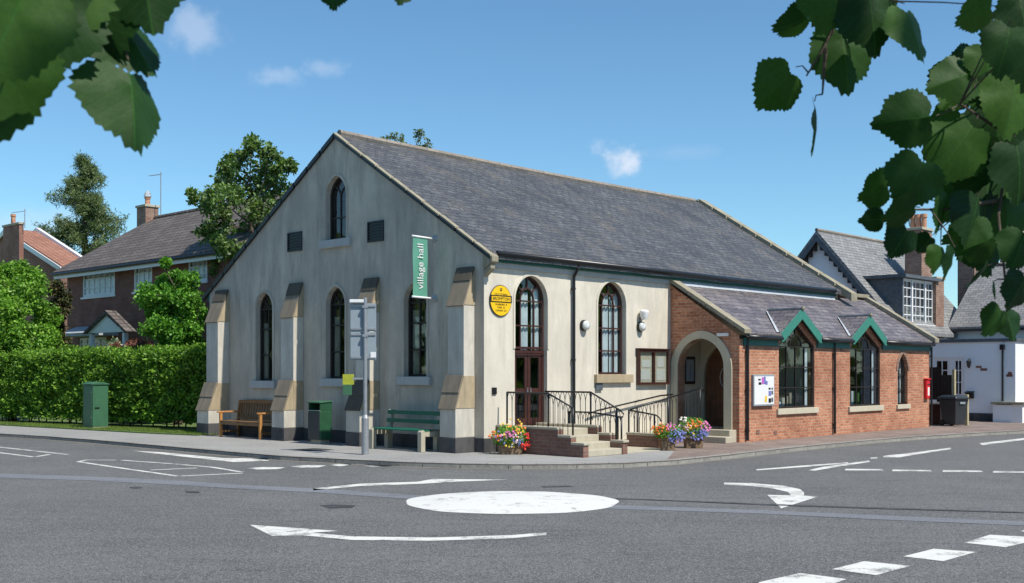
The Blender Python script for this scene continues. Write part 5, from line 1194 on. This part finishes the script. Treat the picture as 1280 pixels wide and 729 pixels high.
# hedge
x0, y0 = gnd(250, 541); D0 = y0+.9
hL = at(-160, 0, 43); hR = ((254-CX)/F*33.6, 33.6)
A_ = Vector((hR[0], hR[1], 0)); 
pa = gnd(0, 531.5); B_ = Vector((pa[0], pa[1]+1.0, 0)); A_ = Vector((gnd(250, 541)[0], gnd(250, 541)[1]+.45, 0)); dL = (B_-A_); Ln = dL.length; dh = dL.normalized(); B2 = A_+dh*(Ln+4.5); Ln += 4.5
nrm = Vector((dh.y, -dh.x, 0)); 
if nrm.y > 0: nrm = -nrm
t = thing('hedge', 'long clipped green hedge beside the pavement left of the hall', 'hedge', tuple(A_)); 
HT = lambda s: 2.32+.03*math.sin(s*1.3)+.04*math.sin(s*3.1)
print('HEDGE', A_, B_, Ln)
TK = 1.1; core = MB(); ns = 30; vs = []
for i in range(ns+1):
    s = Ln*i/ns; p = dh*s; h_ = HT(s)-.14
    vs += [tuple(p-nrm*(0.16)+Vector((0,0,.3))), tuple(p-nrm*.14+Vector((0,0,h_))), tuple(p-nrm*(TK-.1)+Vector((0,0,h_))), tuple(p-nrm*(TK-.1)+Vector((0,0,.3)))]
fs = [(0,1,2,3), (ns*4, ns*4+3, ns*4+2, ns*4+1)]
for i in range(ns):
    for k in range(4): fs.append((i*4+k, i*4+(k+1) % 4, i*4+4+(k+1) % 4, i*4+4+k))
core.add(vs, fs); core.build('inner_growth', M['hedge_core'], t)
rnd = random.Random(11); lv = LV()
clump = [(rnd.uniform(0, Ln), rnd.uniform(.25, 2.3), rnd.uniform(.02, .16), rnd.uniform(.1, .3)) for _ in range(380)]
for _ in range(46000):
    r_ = rnd.random(); s = rnd.uniform(-.0, Ln)
    if r_ < .74:
        z = .22+(HT(s)-.22)*rnd.random()**.9; b = .06*math.sin(s*4.1+z*2)+.05*math.sin(z*7+s*2.3)
        p = dh*s+nrm*(b+rnd.gauss(-.02, .05))+Vector((0,0,z)); n_ = nrm
    elif r_ < .93:
        p = dh*s-nrm*rnd.uniform(0, TK)+Vector((0,0,HT(s)+rnd.gauss(0,.05)+.05*math.sin(s*5))); n_ = Vector((0,0,1))
    else: p = -dh*rnd.gauss(.02, .05)-nrm*rnd.uniform(0, TK)+Vector((0,0,rnd.uniform(.25, HT(0)))); n_ = -dh
    L = rnd.uniform(.06, .12); lv.leaf(p, L, L*.6, rnd, .1, n_+Vector((0,0,.3)))
for c in clump:
    for _ in range(26):
        p = dh*(c[0]+rnd.gauss(0,c[3]*.5))+nrm*(c[2]+rnd.gauss(0,.03))+Vector((0,0,c[1]+rnd.gauss(0,c[3]*.25))); L = rnd.uniform(.07, .13); lv.leaf(p, L, L*.55, rnd, .2, nrm+Vector((0,0,.5)))
lv.build('foliage', M['hedge'], t)
st = MB()
for k in range(34):
    p = dh*(Ln*(k+.5)/34)-nrm*rnd.uniform(.15, .6); st.tube([tuple(p), tuple(p+Vector((rnd.uniform(-.1,.1), 0, .5)))], .025, 5)
st.build('stems', M['bark'], t)
# verge grass blades
g = LV(); rnd = random.Random(5)
for _ in range(26000):
    s = rnd.uniform(-1, 13); w_ = rnd.random()
    px = 250-s*22; 
    if px < -60: continue
    e = Vector((*gnd(px, 532+(px)*.052 if px < 247 else 545), 0)); e2 = A_+dh*max(0, (Vector((e.x, e.y, 0))-A_).dot(dh)); p = e.lerp(Vector((e2.x, e2.y, 0)), w_); 
    if (p-e2).length < .0: continue
    b = len(g.v); q = Vector((p.x, p.y, .035)); dd = Vector((rnd.gauss(0,.02), rnd.gauss(0,.02), rnd.uniform(.03,.07))); ee = Vector((rnd.gauss(0,1), rnd.gauss(0,1), 0)).normalized()*.006
    g.v += [q-ee, q+ee, q+dd]; g.f.append((b, b+1, b+2))
go = g.build('verge_grass', M['lawn'], None); tag(go, 'short green grass on the verge in front of the hedge', 'grass', kind='stuff')
# pot plant
x, y = gnd(1236, 525.5); sc = y/F
t = thing('potted_plant', 'leafy plant in a round stone pot against the pale wall', 'potted plant', (x, y, 0))
MB().lathe([(.24, 0), (.30, .12), (.31, .3), (.28, .31), (.27, .26), (.0, .25)], (0,0,0), 20).build('pot', M['pot_stone'], t)
lv = LV()
for _ in range(420):
    z = rnd.random(); p = Vector((rnd.gauss(0, .12*(1.3-z)), rnd.gauss(0, .12*(1.3-z)), .3+z*.5)); lv.leaf(p, .13, .04, rnd, -.6)
lv.build('foliage', M['bush'], t)
# rose and maple shrubs showing over the hedge by the house porch
tree('maple_shrub', 'reddish maple shrub below the white porch gable of the brick house', 37, 170, [(150,436,6),(165,432,7),(180,434,7),(172,440,8),(155,444,7),(188,442,6)], leaf_mat('maple_leaf', [(.14,.05,.04),(.24,.1,.07),(.3,.16,.12)], .2), leaf=.14, dens=50, seed=14, cat='shrub')
tree('rose_bush', 'pale rose bush just right of the ground floor bay of the brick house', 37.5, 142, [(140,430,5),(136,438,6),(146,438,5)], leaf_mat('rose_leaf', [(.05,.12,.03),(.3,.35,.22),(.6,.6,.5)], .2), leaf=.12, dens=40, seed=15, cat='shrub')
# ================================================================ lime tree over the camera
def lime_leaf_geo():
    n = 64; out = []
    for i in range(n):
        a = 2*math.pi*i/n                       # 0 = tip (+y)
        x = math.sin(a); y = math.cos(a); r = 1.0
        yy = y*1.0; heart = .96+.10*max(0, y)**6-.42*max(0, -y)**9
        wdt = 1.1*(1-.12*max(0, y))
        ser = 1+((.05, -.03, .028, -.022)[i % 4])
        px_, py_ = x*heart*wdt*ser, yy*heart*ser
        if y > .97: py_ *= 1.18
        out.append((px_, py_))
    return out
LG = lime_leaf_geo()
def add_leaf(mb, uvs, c, size, X_, Y_, fold, droop, rnd):
    N_ = X_.cross(Y_); b = len(mb.v); rings = [0, .35, .7, 1.0]; n = len(LG); r_ = size/2
    ph = rnd.random()*6; ph2 = rnd.random()*6; fold = fold+rnd.uniform(.0, .25); droop = droop+rnd.uniform(0, .35); asy = rnd.uniform(-.07, .07)
    def P(x, y):
        z = -droop*(y*.5+.5)**2-fold*abs(x)*.9+.05*math.sin(4*x+ph)*abs(y)+.05*math.sin(5*y+ph*2)*abs(x)
        return c+(X_*x+Y_*y)*r_+N_*z*r_
    mb.v.append(P(0, -.5*.3)); uvs.append((0, -.15))
    for rr_ in rings[1:]:
        for q_, (x, y) in enumerate(LG):
            w_ = 1+.05*math.sin(q_*.196+ph)+.035*math.sin(q_*.59+ph2)+.018*math.sin(q_*2.6+ph); x = x*w_*(1+asy*(1 if x > 0 else -1)); y = y*w_
            xx, yy = x*rr_, (y+.15)*rr_-.15; mb.v.append(P(xx, yy)); uvs.append((xx, yy))
    for i in range(n): mb.f.append((b, b+1+i, b+1+(i+1) % n))
    for k in range(2):
        for i in range(n): mb.f.append((b+1+k*n+i, b+1+(k+1)*n+i, b+1+(k+1)*n+(i+1) % n, b+1+k*n+(i+1) % n))
lt = thing('lime_tree', 'lime tree whose leafy twigs hang into the top corners of the view', 'tree', (1.6, -2.2, 0))
TB = Vector((1.6, -2.2, 0)); L3 = lambda p: tuple(Vector(p)-TB)
def leafset(name, specs, seed, D, parent, extra=None):
    rnd = random.Random(seed); mb = MB(); uvs = []; tw = MB()
    for sp in specs:
        px, py, sz, rot, tilt = sp[:5]; d = sp[5] if len(sp) > 5 else D*rnd.uniform(.94, 1.06)
        fold = sp[6] if len(sp) > 6 else rnd.uniform(.1, .35)
        c = Vector(at(px, py, d)); size = sz/F*d; a = R(rot)
        # rot: direction of the tip in the picture (0 = down, 90 = right); tilt: turn about the midrib
        Yv = Vector((math.sin(a), -.25, -math.cos(a))).normalized(); base = Vector((0, -1, 0)); X_ = Yv.cross(base).normalized()
        Nn = X_.cross(Yv); tt = R(tilt); X2 = (X_*math.cos(tt)+Nn*math.sin(tt)).normalized()
        add_leaf(mb, uvs, c, size, X2, Yv, fold, rnd.uniform(.05, .3), rnd)
        st0 = c-Yv*size*.40; best = None
        for line in (extra or []):
            Q = [Vector(at(*q)) for q in line]
            for A, B in zip(Q, Q[1:]):
                t_ = max(0, min(1, (st0-A).dot(B-A)/max(1e-9, (B-A).length_squared))); pt = A.lerp(B, t_)
                if best is None or (pt-st0).length < (best-st0).length: best = pt
        if best is not None and (best-st0).length < .2: tw.tube([st0, st0.lerp(best, .35)-Yv*size*.08, best], [.0007, .0009, .0013], 5, cap=False)
    me = bpy.data.meshes.new(name); me.from_pydata([tuple(Vector(v)-TB) for v in mb.v], [], mb.f); uv = me.uv_layers.new(name='UVMap').data
    for l in me.loops: uv[l.index].uv = uvs[l.vertex_index]
    me.polygons.foreach_set('use_smooth', [True]*len(me.polygons)); me.materials.append(M['lime']); o = bpy.data.objects.new(name, me); COL.objects.link(o); o.parent = parent
    for line in (extra or []): tw.tube([at(x, y, d) for x, y, d in line], [.0032-.002*i/(len(line)-1) for i in range(len(line))] if len(line) > 1 else .003, 6)
    tw.v = [tuple(Vector(v)-TB) for v in tw.v]; to = tw.build('twig', M['bark'], parent, flip=True)
br = MB(); br.tube([L3((1.6,-2.2,0)), L3((1.55,-2.2,1.5)), L3((1.5,-2.1,3.2)), L3((1.5,-2.0,6))], [.26,.2,.17,.1], 12); br.build('trunk', M['bark'], lt)
limbR = MB(); pR = [(1.5,-2.1,3.0), (1.4,-.6,3.1), (1.2,.8,2.75), (1.0,1.7,2.42), (.85,2.0,2.33)]; limbR.tube([L3(p) for p in pR], [.09,.055,.025,.012,.006], 8); lR = limbR.build('limb', M['bark'], lt); ORG[lR] = (0,0,0)
limbL = MB(); pL = [(1.5,-2.05,3.4), (.5,-1.0,3.1), (-.3,.3,2.6), (-.6,.9,2.25)]; limbL.tube([L3(p) for p in pL], [.08,.05,.02,.008], 8); lL = limbL.build('limb', M['bark'], lt); ORG[lL] = (0,0,0)
leftspec = [(168,118,122,14,62,.95,.35),(60,8,140,-10,20,.9,.1),(0,90,135,-5,-10,.85,.15),(118,0,120,20,-15,.95,.2),(15,20,150,-20,5,.8,.1),(180,-25,110,10,0,.95,.1),(-12,135,75,-10,20,.85,.1),(165,40,90,48,55,.97,.3),(40,-30,170,10,0,.9),(415,-14,40,5,10,1.2,.1),(502,-14,34,0,20,1.3,.1)]
leafset('leaves', leftspec, 21, .95, lL, [[(60,-60,.9),(20,-10,.92)],[(120,-60,.95),(130,0,.96)]])
right = [(1056,58,98,8,8,1.5,.1),(1000,28,55,-55,50,1.5,.2),(980,103,78,-38,25,1.5,.15),(1026,150,74,14,80,1.5,.1),(1040,-5,80,-10,5,1.45,.2),(1092,12,95,10,10,1.45,.1),(1142,32,92,16,42,1.45,.3),(1075,-25,90,0,0,1.5),
 (1228,16,60,-60,35,1.4,.2),(1262,50,80,-10,10,1.45,.1),(1278,8,70,10,0,1.5),(1200,95,72,-72,-10,1.6,.15),(1228,70,48,-20,10,1.6,.2),(1145,148,82,-80,12,1.55,.1),(1205,175,100,-35,0,1.6,.1),(1248,160,110,10,-10,1.65,.1),(1148,218,84,-28,5,1.5,.1),(1100,240,56,-70,30,1.55,.2),(1096,275,36,-80,20,1.55,.2),(1238,218,100,-8,5,1.65,.1),(1278,200,90,10,15,1.6,.1),(1268,120,90,-10,5,1.6,.1),(1195,250,60,-30,20,1.7,.2),(1135,268,56,-60,45,1.5,.3),(1130,298,52,-30,15,1.55,.1),(1185,262,60,-10,60,1.6,.3),(1222,265,80,-10,35,1.6,.2),(1262,255,85,5,15,1.65,.1),(1160,302,32,-40,10,1.7,.2),(1176,318,40,-5,30,1.6,.2),(1192,325,48,-12,55,1.55,.3),(1210,290,50,-20,20,1.7,.1),(1232,302,64,-62,15,1.6,.2),(1252,325,54,8,20,1.6,.2),(1228,345,46,-32,78,1.6,.2),(1278,305,60,-20,5,1.55,.2),(1262,352,40,25,70,1.6,.1),(1250,398,50,-25,30,1.6,.2),(1262,400,44,12,10,1.62,.2),(1276,360,60,-30,30,1.55,.2),(1245,360,26,10,70,1.6,.2),(1278,330,56,-50,20,1.7),(1240,280,70,30,10,1.75),(1200,215,70,20,10,1.75),(1270,235,80,-30,10,1.8),(1170,275,50,20,30,1.75),(1212,238,60,-60,10,1.8),(1180,290,44,10,20,1.8), (1275,90,80,20,0,1.7), (1245,110,60,-60,15,1.75),(1300,150,100,0,0,1.7),(1310,250,100,-10,0,1.7),(1300,60,100,-10,0,1.5)]
right = [(a[0], a[1], a[2]*.88)+tuple(a[3:]) for a in right if not (a[0] > 1225 and a[1] > 320 and a[0] < 1270 and a[2] > 52) and a[:2] not in ((1262,352),(1278,330),(1240,280),(1170,275),(1212,238),(1180,290),(1310,250))]
rq = random.Random(99)
for _ in range(46):
    px_ = rq.triangular(1150, 1300, 1275); py_ = rq.uniform(70, 320)
    if px_ < 1270-(py_-60)*.45 and px_ < 1190: continue
    right.append((px_, py_, rq.uniform(40, 78), rq.uniform(-80, 40), rq.uniform(-30, 60), rq.uniform(1.75, 2.2), rq.uniform(.1, .4)))
leafset('leaves', right, 22, 1.55, lR, [[(1075,-60,1.5),(1060,0,1.5),(1030,60,1.5),(1008,95,1.5)],[(1032,60,1.5),(1028,118,1.5)],[(1330,-40,1.7),(1285,60,1.65),(1262,170,1.65),(1248,270,1.62),(1256,345,1.6),(1262,388,1.6)],[(1262,170,1.65),(1200,130,1.6)],[(1250,250,1.63),(1180,262,1.6),(1110,262,1.55)]])
# the rest of the crown, above and behind the camera: shades the hanging twigs
rnd = random.Random(31); mb = MB(); uvs = []
for _ in range(1500):
    c = Vector((rnd.gauss(1.6, 1.5), rnd.gauss(-1.8, 1.2), rnd.uniform(3.0, 5.6)))
    if c.y > .55*(c.z-1.9)*1.0: continue
    d = Vector((rnd.gauss(0,1), rnd.gauss(0,1), -.6)).normalized(); X_ = d.cross(Vector((rnd.gauss(0,.3), rnd.gauss(0,.3), 1))).normalized()
    add_leaf(mb, uvs, c, rnd.uniform(.1,.16), X_, d, .1, .2, rnd)
me = bpy.data.meshes.new('leaves'); me.from_pydata([tuple(Vector(v)-TB) for v in mb.v], [], mb.f); uv = me.uv_layers.new(name='UVMap').data
for l in me.loops: uv[l.index].uv = uvs[l.vertex_index]
me.materials.append(M['lime']); o = bpy.data.objects.new('crown', me); COL.objects.link(o); o.parent = lt
# trees added outside the view to darken the reflections in the windows
rnd = random.Random(78); lv = LV()
for k in range(150):
    a = R(rnd.uniform(42, 318)); q = rnd.uniform(48, 60); X, Y = q*math.sin(a), q*math.cos(a); hh_ = rnd.uniform(6, 11); r_ = rnd.uniform(3, 4.5)
    for _ in range(110):
        d = Vector((rnd.gauss(0,1), rnd.gauss(0,1), rnd.gauss(0,1))).normalized(); lv.leaf(Vector((X, Y, hh_*.5))+Vector((d.x*r_, d.y*r_, d.z*hh_*.5)), 1.5, 1.3, rnd)
tag(lv.build('reflection_trees', M['tree'], None), 'belt of trees added outside the frame for the window reflections', 'woodland', kind='stuff')
# far field edge: distant trees on the horizon behind everything
rnd = random.Random(77); lv = LV()
for k in range(230):
    X = rnd.uniform(-150, 150); Y = rnd.uniform(120, 150); r_ = rnd.uniform(2.5, 4.5)
    for _ in range(60):
        d = Vector((rnd.gauss(0,1), rnd.gauss(0,1), abs(rnd.gauss(0,1)))).normalized(); lv.leaf(Vector((X, Y, .3))+Vector((d.x*r_, d.y*r_, d.z*r_*.9)), 1.6, 1.3, rnd)
tag(lv.build('distant_wood', M['tree'], None), 'low line of distant trees on the horizon behind the houses', 'woodland', kind='stuff')
# ================================================================ sky, sun, camera
sd = Vector((-EV[0]*math.cos(R(2.3))+EU[0]*math.sin(R(2.3)), -EV[1]*math.cos(R(2.3))+EU[1]*math.sin(R(2.3)), 0)).normalized(); EL = R(54)
az_ = math.atan2(sd.x, sd.y)
S.world = bpy.data.worlds.new('World'); S.world.use_nodes = True; nt = S.world.node_tree; bg = nt.nodes['Background']
sk = nt.nodes.new('ShaderNodeTexSky'); sk.sky_type = 'NISHITA'; sk.sun_disc = False; sk.sun_elevation = EL; sk.sun_rotation = az_; sk.altitude = 0; sk.air_density = 1.0; sk.dust_density = .05; sk.ozone_density = 3.2
tc = nt.nodes.new('ShaderNodeTexCoord')
col = mixc(nt, 1.0, sk.outputs[0], (.72, .97, 1.03), 'MULTIPLY')
def cloud(px, py, rx, ry, op, sc):
    global col
    d = Vector(((px-CX)/F, 1, (HY-py)/F)).normalized()
    # offset from the cloud centre, in the cloud's own right / up axes
    r_ = d.cross(Vector((0,0,1))).normalized(); u_ = r_.cross(d)
    sub_ = nd(nt, 'ShaderNodeVectorMath', operation='SUBTRACT'); nt.links.new(tc.outputs['Generated'], sub_.inputs[0]); sub_.inputs[1].default_value = d
    def dot(v, k):
        n = nd(nt, 'ShaderNodeVectorMath', operation='DOT_PRODUCT'); nt.links.new(sub_.outputs[0], n.inputs[0]); n.inputs[1].default_value = tuple(v*k); return n.outputs['Value']
    cb = nd(nt, 'ShaderNodeCombineXYZ'); nt.links.new(dot(r_, F/rx), cb.inputs[0]); nt.links.new(dot(u_, F/ry), cb.inputs[1])
    ln = nd(nt, 'ShaderNodeVectorMath', operation='LENGTH'); nt.links.new(cb.outputs[0], ln.inputs[0])
    no = noise(nt, tc.outputs['Generated'], sc, 8, .6)
    ma = nd(nt, 'ShaderNodeMath', operation='MULTIPLY_ADD'); nt.links.new(no, ma.inputs[0]); ma.inputs[1].default_value = 2.2; 
    s2 = nd(nt, 'ShaderNodeMath', operation='SUBTRACT'); s2.inputs[0].default_value = .25; nt.links.new(ln.outputs['Value'], s2.inputs[1]); nt.links.new(s2.outputs[0], ma.inputs[2])
    f = nd(nt, 'ShaderNodeMapRange'); f.interpolation_type = 'SMOOTHSTEP'; nt.links.new(ma.outputs[0], f.inputs[0]); f.inputs[1].default_value = .45; f.inputs[2].default_value = 1.35; f.inputs[3].default_value = 0; f.inputs[4].default_value = op
    col = mixc(nt, f.outputs[0], col, CLC)
CLC = (5.6, 6.1, 7.0)
cloud(768, 198, 46, 27, .85, 34); cloud(247, 42, 46, 40, .34, 30); cloud(342, 94, 40, 18, .28, 36); cloud(408, 84, 34, 18, .26, 36); cloud(30, 282, 120, 30, .25, 20); cloud(850, 190, 60, 14, .08, 20)
nt.links.new(col, bg.inputs[0]); bg.inputs[1].default_value = .13
sl_ = bpy.data.lights.new('sun', 'SUN'); sl_.energy = 5.0; sl_.angle = R(.53); sl_.color = (1, .95, .86); so = bpy.data.objects.new('sun', sl_); COL.objects.link(so)
to_sun = Vector((sd.x*math.cos(EL), sd.y*math.cos(EL), math.sin(EL))); so.rotation_euler = to_sun.to_track_quat('Z', 'Y').to_euler(); so.location = (10, -20, 30)
cd = bpy.data.cameras.new('camera'); cam = bpy.data.objects.new('camera', cd); COL.objects.link(cam); cam.location = (0, 0, H); cam.rotation_euler = (R(90), 0, 0)
cd.sensor_width = 36; cd.lens = F/1280*36; cd.shift_y = (HY-364.5)/1280; cd.clip_start = .05; cd.clip_end = 4000
cd.dof.use_dof = True; cd.dof.focus_distance = 24; cd.dof.aperture_fstop = 20
S.camera = cam
S.render.engine = 'CYCLES'; S.view_settings.view_transform = 'Standard'; S.view_settings.look = 'None'; S.view_settings.exposure = .12; S.view_settings.gamma = 1
